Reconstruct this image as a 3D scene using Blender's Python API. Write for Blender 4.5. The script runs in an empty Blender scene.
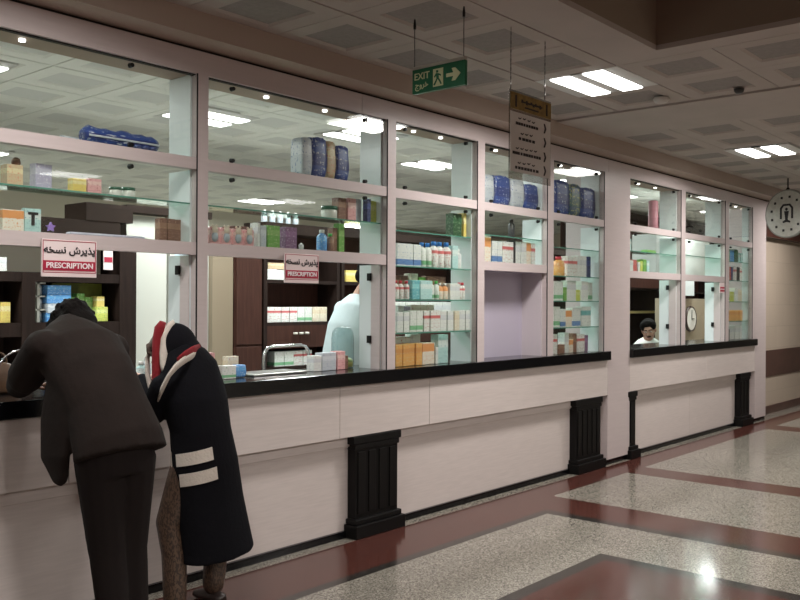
import bpy, bmesh, math, random
from mathutils import Vector, Matrix, Euler
R = math.radians
random.seed(7)
scene = bpy.context.scene
COL = scene.collection

# ------------------------------------------------------------------ camera
F_PX, YAW, PITCH, ROLL = 883.1, 0.70926, 0.001827, -0.004752
fwd = Vector((math.cos(YAW)*math.cos(PITCH), math.sin(YAW)*math.cos(PITCH), math.sin(PITCH)))
rgt = Vector((math.sin(YAW), -math.cos(YAW), 0))
dwn = fwd.cross(rgt)
cr, sr = math.cos(ROLL), math.sin(ROLL)
r2 = cr*rgt + sr*dwn
d2 = -sr*rgt + cr*dwn
cam = bpy.data.cameras.new('camera')
cam_o = bpy.data.objects.new('camera', cam); COL.objects.link(cam_o)
m3 = Matrix((r2, -d2, -fwd)).transposed()
cam_o.matrix_world = Matrix.Translation((0, 0, 1.52)) @ m3.to_4x4()
cam.sensor_width = 36; cam.lens = F_PX*36/800; cam.clip_start = .05; cam.clip_end = 100
scene.camera = cam_o

# ------------------------------------------------------------------ world and exposure
w = bpy.data.worlds.new('world'); scene.world = w; w.use_nodes = True
w.node_tree.nodes['Background'].inputs[0].default_value = (.55, .6, .62, 1)
w.node_tree.nodes['Background'].inputs[1].default_value = 0.02
scene.view_settings.view_transform = 'Standard'
scene.view_settings.look = 'None'
scene.view_settings.exposure = 0.0
scene.view_settings.gamma = 1
scene.view_settings.use_curve_mapping = False
scene.cycles.transparent_max_bounces = 32
scene.cycles.max_bounces = 8

# ------------------------------------------------------------------ lamp positions
LP = 52.0          # watts of each corridor fixture
IP = 48.0          # watts of each pharmacy fixture
CORR_LIGHTS = [(5.37, 2.87), (8.83, 2.90), (12.3, 2.90), (1.60, 0.60 - 1.9), (5.37, -1.9), (-2.1, 2.87), (8.9, -1.9), (-2.1, -1.9), (1.77, 2.87)]
INT_LIGHTS = [(2.35, 5.75), (4.38, 5.82), (5.75, 5.40), (7.45, 5.95), (9.6, 5.6), (11.2, 5.7), (8.6, 10.1), (12.2, 11.6), (3.9, 9.0), (0.5, 5.75), (11.7, 4.62), (14.2, 5.4)]  # final pair added to brighten the clock area and the dark right end

def lamp(loc, sx, sy, power, col=(1, .96, .9), spread=170):
    l = bpy.data.lights.new('fixture_light', 'AREA'); l.shape = 'RECTANGLE'; l.size = sx; l.size_y = sy
    l.energy = power; l.color = col; l.spread = R(spread)
    o = bpy.data.objects.new('fixture_light', l); COL.objects.link(o); o.location = loc
    return o
for x, y in CORR_LIGHTS: lamp((x, y, 2.975), .56, .40, LP*(.45 if x < 0 else .6 if x < 2 else 1) if y > 0 else LP*(2.1 if x > 3 else 2.2), (1, .95, .905), 165)
for x, y in INT_LIGHTS: lamp((x, y, 2.975), .56, .40, IP, (.93, 1, .97))

# ------------------------------------------------------------------ materials
MATS = {}
def nt(name):
    m = bpy.data.materials.new(name); m.use_nodes = True
    return m, m.node_tree, m.node_tree.nodes['Principled BSDF']
def mat(name, c, rough=.5, metal=0., noise=0., nscale=20., bump=0., emit=None, est=0., spec=.5, stretch=None, trans=0., coat=0.):
    if name in MATS: return MATS[name]
    m, t, b = nt(name)
    N, L = t.nodes, t.links
    b.inputs['Base Color'].default_value = (*c, 1)
    b.inputs['Roughness'].default_value = rough; b.inputs['Metallic'].default_value = metal
    b.inputs['Specular IOR Level'].default_value = spec
    b.inputs['Coat Weight'].default_value = coat
    if trans: b.inputs['Transmission Weight'].default_value = trans
    if noise or bump:
        tc = N.new('ShaderNodeTexCoord'); mp = N.new('ShaderNodeMapping')
        L.new(tc.outputs['Object'], mp.inputs[0])
        if stretch: mp.inputs['Scale'].default_value = stretch
        n = N.new('ShaderNodeTexNoise'); n.inputs['Scale'].default_value = nscale; n.inputs['Detail'].default_value = 5
        L.new(mp.outputs[0], n.inputs['Vector'])
        if noise:
            r = N.new('ShaderNodeValToRGB')
            r.color_ramp.elements[0].position = .3; r.color_ramp.elements[1].position = .7
            r.color_ramp.elements[0].color = (*[v*(1-noise) for v in c], 1)
            r.color_ramp.elements[1].color = (*[min(1, v*(1+noise)) for v in c], 1)
            L.new(n.outputs['Fac'], r.inputs[0]); L.new(r.outputs[0], b.inputs['Base Color'])
        if bump:
            bp = N.new('ShaderNodeBump'); bp.inputs['Strength'].default_value = bump; bp.inputs['Distance'].default_value = .01
            L.new(n.outputs['Fac'], bp.inputs['Height']); L.new(bp.outputs[0], b.inputs['Normal'])
    if emit:
        b.inputs['Emission Color'].default_value = (*emit, 1); b.inputs['Emission Strength'].default_value = est
    MATS[name] = m; return m

def glass(name, tint, refl=1.0, rough=.02):
    if name in MATS: return MATS[name]
    m = bpy.data.materials.new(name); m.use_nodes = True; t = m.node_tree; t.nodes.clear()
    N, L = t.nodes, t.links
    o = N.new('ShaderNodeOutputMaterial'); mx = N.new('ShaderNodeMixShader')
    tr = N.new('ShaderNodeBsdfTransparent'); tr.inputs[0].default_value = (*tint, 1)
    gl = N.new('ShaderNodeBsdfGlossy'); gl.inputs['Roughness'].default_value = rough; gl.inputs[0].default_value = (refl, refl, refl, 1)
    fr = N.new('ShaderNodeFresnel'); fr.inputs[0].default_value = 1.5
    ge = N.new('ShaderNodeNewGeometry'); mr = N.new('ShaderNodeMapRange')      # same reflectance on both faces of the sheet
    mr.inputs[3].default_value = 1.5; mr.inputs[4].default_value = 1/1.5
    L.new(ge.outputs['Backfacing'], mr.inputs[0]); L.new(mr.outputs[0], fr.inputs[0])
    L.new(fr.outputs[0], mx.inputs[0]); L.new(tr.outputs[0], mx.inputs[1]); L.new(gl.outputs[0], mx.inputs[2]); L.new(mx.outputs[0], o.inputs[0])
    MATS[name] = m; return m

def granite(name, c1, c2, c3, rough, tile=.4, joint=.85, sc=90):
    m, t, b = nt(name); N, L = t.nodes, t.links
    tc = N.new('ShaderNodeTexCoord')
    v = N.new('ShaderNodeTexVoronoi'); v.inputs['Scale'].default_value = sc; L.new(tc.outputs['Object'], v.inputs['Vector'])
    n = N.new('ShaderNodeTexNoise'); n.inputs['Scale'].default_value = 1.3; n.inputs['Detail'].default_value = 3; L.new(tc.outputs['Object'], n.inputs['Vector'])
    r = N.new('ShaderNodeValToRGB'); r.color_ramp.interpolation = 'CONSTANT'
    r.color_ramp.elements[0].color = (*c1, 1); r.color_ramp.elements[1].color = (*c2, 1); r.color_ramp.elements[1].position = .34
    e = r.color_ramp.elements.new(.8); e.color = (*c3, 1)
    sp = N.new('ShaderNodeSeparateColor'); L.new(v.outputs['Color'], sp.inputs[0]); L.new(sp.outputs[0], r.inputs[0])
    br = N.new('ShaderNodeTexBrick'); br.offset = 0; br.inputs['Scale'].default_value = 1
    br.inputs['Mortar Size'].default_value = .0018; br.inputs['Brick Width'].default_value = tile; br.inputs['Row Height'].default_value = tile
    br.inputs['Color1'].default_value = (1, 1, 1, 1); br.inputs['Color2'].default_value = (.93, .93, .93, 1); br.inputs['Mortar'].default_value = (joint, joint, joint, 1)
    L.new(tc.outputs['Object'], br.inputs['Vector'])
    mx = N.new('ShaderNodeMix'); mx.data_type = 'RGBA'; mx.blend_type = 'MULTIPLY'; mx.inputs[0].default_value = 1
    L.new(r.outputs[0], mx.inputs[6]); L.new(br.outputs['Color'], mx.inputs[7])
    m2 = N.new('ShaderNodeMix'); m2.data_type = 'RGBA'; m2.blend_type = 'MULTIPLY'; m2.inputs[0].default_value = .3
    L.new(mx.outputs[2], m2.inputs[6]); L.new(n.outputs['Fac'], m2.inputs[7])
    L.new(m2.outputs[2], b.inputs['Base Color'])
    b.inputs['Roughness'].default_value = rough
    MATS[name] = m; return m

def pack(name, base, ink, band, lo=.55, hi=.8, rough=.4, dens=.60):
    """printed carton: base colour, a colour band between two heights, and lines of small print"""
    if name in MATS: return MATS[name]
    mute = lambda c: tuple(1.0*(v*.80+.20*sum(c)/3) for v in c); base, ink, band = mute(base), mute(ink), mute(band)
    m, t, b = nt(name); N, L = t.nodes, t.links
    tc = N.new('ShaderNodeTexCoord'); s = N.new('ShaderNodeSeparateXYZ'); L.new(tc.outputs['Generated'], s.inputs[0])
    r = N.new('ShaderNodeValToRGB'); r.color_ramp.interpolation = 'CONSTANT'
    r.color_ramp.elements[0].color = (*base, 1); r.color_ramp.elements[1].color = (*band, 1); r.color_ramp.elements[1].position = lo
    e = r.color_ramp.elements.new(hi); e.color = (*base, 1)
    L.new(s.outputs[2], r.inputs[0])
    mp = N.new('ShaderNodeMapping'); mp.inputs['Scale'].default_value = (5, 5, 9); L.new(tc.outputs['Generated'], mp.inputs[0])
    v = N.new('ShaderNodeTexNoise'); v.inputs['Scale'].default_value = 1.6; v.inputs['Detail'].default_value = 3; L.new(mp.outputs[0], v.inputs['Vector'])
    g = N.new('ShaderNodeMath'); g.operation = 'GREATER_THAN'; g.inputs[1].default_value = dens; L.new(v.outputs['Fac'], g.inputs[0])
    mx = N.new('ShaderNodeMix'); mx.data_type = 'RGBA'; L.new(g.outputs[0], mx.inputs[0]); L.new(r.outputs[0], mx.inputs[6]); mx.inputs[7].default_value = (*ink, 1)
    L.new(mx.outputs[2], b.inputs['Base Color']); b.inputs['Roughness'].default_value = rough
    MATS[name] = m; return m

WHITE = mat('white_laminate', (.62, .555, .53), .35, noise=.05, nscale=6, stretch=(1, 1, 14))
FRAME = mat('frame_laminate', (.54, .47, .465), .38, noise=.03, nscale=6, stretch=(1, 1, 10))
FINM = mat('fin_white_glass', (.70, .76, .77), .25)
LILAC = mat('lilac_laminate', (.50, .46, .56), .4)
BLACK = mat('black_granite', (.004, .004, .005), .15, noise=.3, nscale=150, spec=.35)
BLKWOOD = mat('black_lacquer', (.005, .0045, .0045), .45, spec=.2)
GAP = mat('shadow_gap', (.01, .009, .008), .9)
PANE = glass('clear_glass', (.97, .985, .975))
SHELFG = glass('shelf_glass', (.80, .93, .88))
SHELFE = mat('glass_edge_green', (.10, .28, .22), .15)
CLIP = mat('dark_metal_clip', (.03, .03, .03), .35, metal=.8)
STEEL = mat('brushed_steel', (.55, .55, .55), .25, metal=1.)
CEIL = mat('ceiling_plaster', (.43, .385, .355), .85, noise=.05, nscale=3)
CEILP = mat('ceiling_perforated', (.275, .255, .24), .9, noise=.08, nscale=40)
CEILI = mat('pharmacy_ceiling_tile', (.82, .83, .78), .85)
CEILIP = mat('pharmacy_ceiling_perforated', (.66, .67, .64), .9)
WELL = mat('well_paint', (.25, .20, .155), .8)
CORNICE = mat('cornice_paint', (.40, .32, .27), .7)
LIGHTM = mat('light_diffuser', (.9, .9, .9), .5, emit=(1, .99, .96), est=5.5)
LFRAME = mat('light_frame', (.6, .6, .58), .5)
DKWOOD = mat('dark_brown_wood', (.017, .0095, .0075), .7, spec=.12, noise=.25, nscale=8, stretch=(6, 6, .6))
RDWOOD = mat('reddish_brown_wood', (.042, .016, .011), .65, spec=.15, noise=.25, nscale=8, stretch=(6, 6, .6))
BEIGE = mat('beige_wall_paint', (.68, .63, .53), .7)
DOORW = mat('white_door_paint', (.50, .50, .455), .55, spec=.2)
DOORG = mat('frosted_blue_glass', (.42, .52, .58), .3)
GRAN = granite('granite_speckle', (.17, .158, .133), (.325, .30, .255), (.465, .435, .375), .13, .4, .8, 150)
REDG = granite('red_granite', (.085, .029, .022), (.105, .036, .028), (.125, .046, .036), .14, .4, .7)
DKG = granite('dark_granite', (.022, .020, .018), (.040, .036, .032), (.065, .06, .055), .14, 5, 1)
PHFLOOR = mat('pharmacy_floor', (.62, .60, .56), .3)

# ------------------------------------------------------------------ mesh builder
class MB:
    def __init__(s): s.bm = bmesh.new(); s.mats = []
    def mi(s, m):
        if m not in s.mats: s.mats.append(m)
        return s.mats.index(m)
    def box(s, x0, x1, y0, y1, z0, z1, m=None, bev=0):
        b = bmesh.new(); bmesh.ops.create_cube(b, size=1)
        for v in b.verts: v.co = Vector(((x0+x1)/2 + v.co.x*(x1-x0), (y0+y1)/2 + v.co.y*(y1-y0), (z0+z1)/2 + v.co.z*(z1-z0)))
        if bev: bmesh.ops.bevel(b, geom=b.edges[:], offset=bev, segments=2, affect='EDGES', profile=.5)
        return s.merge(b, m)
    def merge(s, b, m=None, mtx=None):
        if mtx: b.transform(mtx)
        me = bpy.data.meshes.new('tmp'); b.to_mesh(me); b.free()
        n = len(s.bm.faces); s.bm.from_mesh(me); bpy.data.meshes.remove(me)
        s.bm.faces.ensure_lookup_table()
        if m is not None:
            k = s.mi(m)
            for f in s.bm.faces[n:]: f.material_index = k
        return s
    def loft(s, rings, m=None, seg=16, caps=True, smooth=True):
        """rings: list of (Vector centre, radius_a, radius_b, side vector)"""
        bm = s.bm; k = s.mi(m) if m is not None else 0
        P = [Vector(r[0]) for r in rings]; out = []
        for i, rg in enumerate(rings):
            t = (P[min(i+1, len(P)-1)] - P[max(i-1, 0)])
            if t.length < 1e-7: t = Vector((0, 0, 1))
            t.normalize()
            sd = Vector(rg[3]) if len(rg) > 3 else (Vector((1, 0, 0)) if abs(t.x) < .9 else Vector((0, 1, 0)))
            sd = (sd - t*sd.dot(t)).normalized(); up = t.cross(sd)
            out.append([bm.verts.new(P[i] + sd*rg[1]*math.cos(2*math.pi*j/seg) + up*rg[2]*math.sin(2*math.pi*j/seg)) for j in range(seg)])
        for a, b in zip(out, out[1:]):
            for j in range(seg):
                f = bm.faces.new((a[j], a[(j+1) % seg], b[(j+1) % seg], b[j])); f.smooth = smooth; f.material_index = k
        if caps:
            for rg, rev in ((out[0], True), (out[-1], False)):
                f = bm.faces.new(rg[::-1] if rev else rg); f.material_index = k
        return s
    def tube(s, pts, r, m=None, seg=10):
        return s.loft([(Vector(p), r, r) for p in pts], m, seg)
    def lathe(s, prof, c=(0, 0, 0), m=None, seg=16):
        """profile of (radius, z) round a vertical axis"""
        return s.loft([(Vector((c[0], c[1], c[2]+z)), r, r, (1, 0, 0)) for r, z in prof], m, seg)
    def ell(s, c, rx, ry, rz, m=None, rot=None, u=16, v=10):
        b = bmesh.new(); bmesh.ops.create_uvsphere(b, u_segments=u, v_segments=v, radius=1)
        M = Matrix.Translation(c) @ (rot.to_4x4() if rot else Matrix()) @ Matrix.Diagonal((rx, ry, rz, 1))
        for f in b.faces: f.smooth = True
        return s.merge(b, m, M)
    def cap(s, p0, r0, p1, r1, m=None):
        p0, p1 = Vector(p0), Vector(p1); d = (p1-p0); L_ = d.length; d.normalize(); rings = []
        for a in (80, 60, 35, 10): rings.append((p0 - d*r0*math.sin(R(a)), r0*math.cos(R(a)), r0*math.cos(R(a))))
        for a in (0, 30, 55, 80): rings.append((p1 + d*r1*math.sin(R(a)), r1*math.cos(R(a)), r1*math.cos(R(a))))
        return s.loft(rings, m, 12)
    def prism(s, pts, axis, a, b, m=None):
        """polygon (2-D points) pushed along an axis: 'x' -> (y,z), 'y' -> (x,z), 'z' -> (x,y)"""
        f = {'x': lambda p, t: (t, p[0], p[1]), 'y': lambda p, t: (p[0], t, p[1]), 'z': lambda p, t: (p[0], p[1], t)}[axis]
        A = [s.bm.verts.new(f(p, a)) for p in pts]; B = [s.bm.verts.new(f(p, b)) for p in pts]
        k = s.mi(m) if m is not None else 0; n = len(pts)
        fs = [s.bm.faces.new(A[::-1]), s.bm.faces.new(B)] + [s.bm.faces.new((A[i], A[(i+1) % n], B[(i+1) % n], B[i])) for i in range(n)]
        for q in fs: q.material_index = k
        return s
    def build(s, name, m=None, parent=None, loc=None, recalc=True):
        if recalc: bmesh.ops.recalc_face_normals(s.bm, faces=s.bm.faces[:])
        me = bpy.data.meshes.new(name)
        if loc is not None: s.bm.transform(Matrix.Translation(-Vector(loc)))
        s.bm.to_mesh(me); s.bm.free()
        for q in (s.mats or ([m] if m else [])): me.materials.append(q)
        o = bpy.data.objects.new(name, me); COL.objects.link(o)
        if loc is not None: o.location = loc
        if parent is not None:
            o.parent = parent
            if loc is not None: o.location = Vector(loc)
        return o

def tag(o, label, cat, group=None, kind=None):
    if label: o['label'] = label
    if cat: o['category'] = cat
    if group: o['group'] = group
    if kind: o['kind'] = kind
    return o
def thing(name, label, cat, loc=(0, 0, 0), rz=0, group=None):
    o = bpy.data.objects.new(name, None); COL.objects.link(o); o.location = loc; o.rotation_euler = (0, 0, rz)
    return tag(o, label, cat, group)
def struct(o, label, cat):
    o['kind'] = 'structure'; return tag(o, label, cat)
def sgroup(name, label, cat, loc=(0, 0, 0)):
    return struct(thing(name, label, cat, loc), label, cat)

# ------------------------------------------------------------------ the shell
FY = 3.90                     # front plane of the white counter wall
def floor():
    mb = MB(); z = 0
    xs = [-6, 4.75, 4.86, 5.52, 5.62, 6.05, 7.32, 7.68, 11.0, 11.4, 20]
    ys = [-5, 2.475, 2.56, 3.33, 3.40, 3.60, 3.66, 3.865, 4.10]
    def pick(x, y):
        if y > 3.865: return GRAN
        if x < 5.62:
            if y > 3.40: return REDG
            if x > 5.52 or y > 3.33: return DKG
            if x < 4.75 and y < 2.475: return REDG
            if x < 4.86 and y < 2.56: return DKG
            return GRAN
        if y > 3.60: return REDG
        if x < 6.05: return REDG
        if x < 7.32: return GRAN
        if x < 7.68: return REDG
        if x < 11.0: return GRAN
        if x < 11.4: return REDG
        return GRAN
    for i in range(len(xs)-1):
        for j in range(len(ys)-1):
            m = pick((xs[i]+xs[i+1])/2, (ys[j]+ys[j+1])/2)
            vs = [mb.bm.verts.new((a, b, 0)) for a, b in ((xs[i], ys[j]), (xs[i+1], ys[j]), (xs[i+1], ys[j+1]), (xs[i], ys[j+1]))]
            f = mb.bm.faces.new(vs); f.material_index = mb.mi(m)
    bmesh.ops.remove_doubles(mb.bm, verts=mb.bm.verts, dist=1e-5)
    mb.box(-6, 20, -5, 4.10, -.12, -.004, GRAN)
    o = mb.build('floor', recalc=False)
    struct(o, 'polished speckled granite floor with red bands and dark border lines', 'floor')
floor()
o = MB().box(-6, 20, 4.10, 13.2, -.12, 0, PHFLOOR).build('floor'); struct(o, 'plain beige floor inside the pharmacy behind the counter', 'floor')

def ceiling_tiles(mb, x0, nx, px, y0, ny, py, z, mf, mp, inner=.37, skip=lambda i, j: False, gx=.004, gy=.006):
    for i in range(nx):
        for j in range(ny):
            if skip(i, j): continue
            a, b = x0+i*px+gx/2, x0+(i+1)*px-gx/2; c, d = y0+j*py+gy/2, y0+(j+1)*py-gy/2
            mx, my = (a+b)/2, (c+d)/2; h = inner/2
            ix0, ix1, iy0, iy1 = mx-h, mx+h, my-h, my+h
            B = mb.bm; V = lambda x, y, zz: B.verts.new((x, y, zz))
            o_ = [V(a, c, z), V(b, c, z), V(b, d, z), V(a, d, z)]
            n_ = [V(ix0, iy0, z), V(ix1, iy0, z), V(ix1, iy1, z), V(ix0, iy1, z)]
            k = .014
            q_ = [V(ix0+k, iy0+k, z+.012), V(ix1-k, iy0+k, z+.012), V(ix1-k, iy1-k, z+.012), V(ix0+k, iy1-k, z+.012)]
            top = [V(a, c, z+.03), V(b, c, z+.03), V(b, d, z+.03), V(a, d, z+.03)]
            kf, kp = mb.mi(mf), mb.mi(mp)
            for t in range(4):
                u = (t+1) % 4
                B.faces.new((o_[t], n_[t], n_[u], o_[u])).material_index = kf
                B.faces.new((n_[t], q_[t], q_[u], n_[u])).material_index = kf
                B.faces.new((o_[t], o_[u], top[u], top[t])).material_index = kf
            B.faces.new((q_[0], q_[3], q_[2], q_[1])).material_index = kp
def ceiling():
    mb = MB(); Z = 3.0
    lightcells = []
    def sk(x0, px, y0, py):
        def f(i, j):
            cx, cy = x0+(i+.5)*px, y0+(j+.5)*py
            return any(abs(cx-lx) < .26 and abs(cy-ly) < .26 for lx, ly in CORR_LIGHTS)
        return f
    # field next to the counter, before the cross beam
    ceiling_tiles(mb, -6.33, 21, .6, 2.57, 2, .6, Z, CEIL, CEILP, skip=sk(-6.33, .6, 2.57, .6), gy=.014)
    ceiling_tiles(mb, 5.07, 2, .6, -.43, 5, .6, Z, CEIL, CEILP, skip=sk(5.07, .6, -.43, .6))
    # plain margins round the opening
    mb.box(-6, 4.9, 2.235, 2.566, Z, Z+.031, CEIL); mb.box(4.9, 5.066, -.43, 2.566, Z, Z+.03, CEIL)
    mb.box(-6, 20, -5, -.43, Z, Z+.03, CEIL)
    # cross beam strip
    mb.box(6.284, 7.14, -.43, 3.77, Z-.012, Z+.03, CEIL)
    # second field
    ceiling_tiles(mb, 7.15, 19, .66, -.43, 7, .6, Z, CEIL, CEILP, skip=sk(7.15, .66, -.43, .6), gx=.006)
    # backing above the joints, with the well left open
    mb.box(-6, 20, 2.24, 3.78, Z+.031, Z+.05, GAP); mb.box(4.91, 20, -5, 2.24, Z+.031, Z+.05, GAP); mb.box(-6, 4.91, -5, -.44, Z+.031, Z+.05, GAP)
    o = mb.build('ceiling', recalc=False); struct(o, 'grey suspended corridor ceiling of square tiles with perforated centres', 'ceiling')
    # the raised well
    mb = MB()
    mb.box(-6, 4.95, 2.236, 2.29, Z+.02, 3.9, WELL); mb.box(4.901, 4.96, -.44, 2.236, Z+.02, 3.9, WELL); mb.box(-6, 4.96, -.5, -.44, Z+.05, 3.9, WELL)
    mb.box(-6, 4.96, -.5, 2.29, 3.9, 3.95, WELL)
    o = mb.build('ceiling'); struct(o, 'dark brown raised well cut into the corridor ceiling', 'ceiling')
ceiling()
# cornice: horizontal strip over the counter wall and its upright face
mb = MB(); mb.box(-6, 20, 3.72, 3.97, 2.875, 2.93, CORNICE); mb.box(-6, 20, 3.72, 3.80, 2.93, 3.03, CORNICE)
struct(mb.build('trim_1'), 'brown stepped cornice band along the ceiling above the counter wall', 'cornice')
# fascia
mb = MB()
xs = [-6, 1.25, 4.16, 7.53, 11.91, 12.3]
for a, b in zip(xs, xs[1:]): mb.box(a+.002, b-.002, FY, FY+.05, 2.735, 2.858, FRAME)
mb.box(-6, 12.0, FY+.02, FY+.05, 2.73, 2.90, GAP)
struct(mb.build('trim_2'), 'long pinkish white fascia board above the display windows', 'fascia')
# interior shell
def inner_ceiling():
    mb = MB()
    def sk(i, j):
        cx, cy = -2+(i+.5)*.6, 4.1+(j+.5)*.6
        return any(abs(cx-lx) < .30 and abs(cy-ly) < .30 for lx, ly in [l for l in INT_LIGHTS])
    ceiling_tiles(mb, -2, 31, .6, 4.1, 15, .6, 3.0, CEILI, CEILIP, skip=lambda i, j: False, gy=.01, gx=.01)
    mb.box(-2, 17, 3.97, 4.1, 3.0, 3.05, CEILI)
    mb.box(-2, 17, 3.97, 13.2, 3.051, 3.08, GAP)
    struct(mb.build('ceiling', recalc=False), 'pale tiled ceiling inside the pharmacy seen through the upper panes', 'ceiling')
inner_ceiling()
struct(MB().box(-2, 17, 11.6, 11.75, 0, 3.0).build('wall_back', BEIGE), 'beige back wall of the pharmacy', 'wall')
struct(MB().box(-2.1, -2, 3.97, 11.6, 0, 3.0).build('wall_left', BEIGE), 'beige left end wall inside the pharmacy', 'wall')
struct(MB().box(16.6, 16.7, 4.2, 11.6, 0, 3.0).build('wall_right', BEIGE), 'beige right end wall inside the pharmacy', 'wall')
struct(MB().box(-6, 20, -5.1, -5, 0, 3.0).build('wall_front', BEIGE), 'beige wall on the far side of the corridor', 'wall')
struct(MB().box(-6.1, -6, -5, 3.9, 0, 3.9).build('wall_near', BEIGE), 'beige end wall of the corridor behind the viewer', 'wall')
struct(MB().box(20, 20.1, -5, 4.1, 0, 3.0).build('wall_far', BEIGE), 'beige wall at the far end of the corridor', 'wall')

# tiled wall beyond the counter
def tile_wall():
    m, t, b = nt('beige_stone_tile'); N, L = t.nodes, t.links
    tc = N.new('ShaderNodeTexCoord'); mp = N.new('ShaderNodeMapping'); mp.inputs['Rotation'].default_value = (R(90), 0, 0)
    L.new(tc.outputs['Object'], mp.inputs[0])
    br = N.new('ShaderNodeTexBrick'); br.offset = .5; br.inputs['Scale'].default_value = 1; br.inputs['Mortar Size'].default_value = .004
    br.inputs['Brick Width'].default_value = .6; br.inputs['Row Height'].default_value = .3
    br.inputs['Color1'].default_value = (.50, .42, .34, 1); br.inputs['Color2'].default_value = (.46, .385, .31, 1); br.inputs['Mortar'].default_value = (.41, .345, .28, 1)
    L.new(mp.outputs[0], br.inputs['Vector']); L.new(br.outputs['Color'], b.inputs['Base Color']); b.inputs['Roughness'].default_value = .3
    br2 = mat('brown_stone', (.085, .045, .036), .3, noise=.2, nscale=6)
    root = sgroup('wall_counter_side', 'beige stone tiled wall with a dark brown band beyond the counter', 'wall', (11.9, 4.08, 0))
    def part(n, x0, x1, y0, y1, z0, z1, mm):
        o = MB().box(x0, x1, y0, y1, z0, z1).build(n, mm); o.parent = root; o.matrix_parent_inverse = Matrix.Translation(root.location).inverted()
    part('tile_field', 11.8, 20, 4.08, 4.2, 0, 3.0, m)
    part('stone_band', 11.9, 20, 4.068, 4.08, .51, .872, br2)
    part('skirting', 11.9, 20, 4.06, 4.08, 0, .11, br2)
    part('wood_lintel', 11.9, 20, 3.98, 4.08, 2.42, 2.875, mat('dark_red_wood', (.055, .020, .014), .4, noise=.2, nscale=5))
tile_wall()

# ------------------------------------------------------------------ columns between the windows
def column(n, x0, x1, label):
    r = sgroup(n, label, 'column', (x0, FY, 0))
    def p(nm, *a, m):
        o = MB().box(*a).build(nm, m); o.parent = r; o.matrix_parent_inverse = Matrix.Translation(r.location).inverted()
    p('shaft', x0, x1, FY, 4.35, .05, 2.735, m=FRAME)
    p('plinth', x0+.005, x1-.005, FY+.01, 4.34, 0, .05, m=BLACK)
column('trim_3', 7.53, 7.98, 'wide white column between the two service counters')
column('trim_4', 11.5, 11.91, 'white end column at the right end of the counter')

# ------------------------------------------------------------------ the two service counters
def rel(o, root):
    o.parent = root; o.matrix_parent_inverse = Matrix.Translation(root.location).inverted(); return o
def pilaster_parts(root, x0, x1, full=True):
    P = MB(); y0, y1 = 3.905, 3.975
    w_ = x1-x0
    P.box(x0, x1, y0, y1, .12, .60, BLKWOOD)
    n = max(1, int(w_/.085))
    for i in range(n):                                    # raised flutes
        a = x0 + w_*(i+.18)/n; b = x0 + w_*(i+.82)/n
        P.box(a, b, y0-.008, y0+.01, .15, .55, BLKWOOD, .003)
    o = rel(P.build('pilaster'), root)
    B = MB(); B.box(x0-.035, x1+.035, y0-.045, y1, 0, .085, BLKWOOD, .004); B.box(x0-.02, x1+.02, y0-.025, y1, .085, .12, BLKWOOD, .006)
    rel(B.build('pilaster_base'), root)
    Cc = MB(); Cc.box(x0-.012, x1+.012, y0-.008, y1, .565, .60, BLKWOOD, .004); Cc.box(x0-.03, x1+.03, y0-.012, y1, .60, .653, BLKWOOD, .006)
    rel(Cc.build('pilaster_capital'), root)
def counter(x0, x1, seams, pseams, pils, label):
    root = thing('service_counter', label, 'counter', (x0, FY, 0))
    s = [x0]+seams+[x1]
    for a, b in zip(s, s[1:]):
        rel(MB().box(a+.002, b-.002, FY, FY+.035, .655, .985, None, .002).build('apron_panel', WHITE), root)
    s = [x0]+pseams+[x1]
    for a, b in zip(s, s[1:]):
        rel(MB().box(a+.0015, b-.0015, 3.975, 3.995, .045, .59, None).build('lower_panel', WHITE), root)
    M_ = MB(); M_.box(x0, x1, 3.950, 3.98, .585, .655, WHITE, .004); M_.box(x0, x1, 3.962, 3.98, .572, .585, WHITE)
    rel(M_.build('moulding'), root)
    rel(MB().box(x0, x1, 3.955, 3.995, 0, .045).build('plinth', BLACK), root)
    rel(MB().box(x0, x1, 3.997, 4.20, .045, .985).build('carcass', WHITE), root)
    for a, b in pils: pilaster_parts(root, a, b)
    return root
counter(-1.98, 7.53, [-.6, 1.25, 2.15, 3.97, 4.87], [0.2, 4.3, 7.2], [(1.20, 1.58), (4.12, 4.53), (6.96, 7.40)], 'long white service counter with black pilasters where the two customers lean')
counter(7.98, 11.5, [9.9], [9.62], [(7.98, 8.12), (11.0, 11.32)], 'short white service counter at the right between the two columns')
def worktop(x0, x1, label):
    tag(MB().box(x0, x1, 3.862, 4.34, .985, 1.068, BLACK, .006).build('countertop'), label, 'countertop')
worktop(-1.98, 7.53, 'long black polished countertop on the left service counter')
worktop(7.98, 11.5, 'short black polished countertop on the right service counter')

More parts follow.
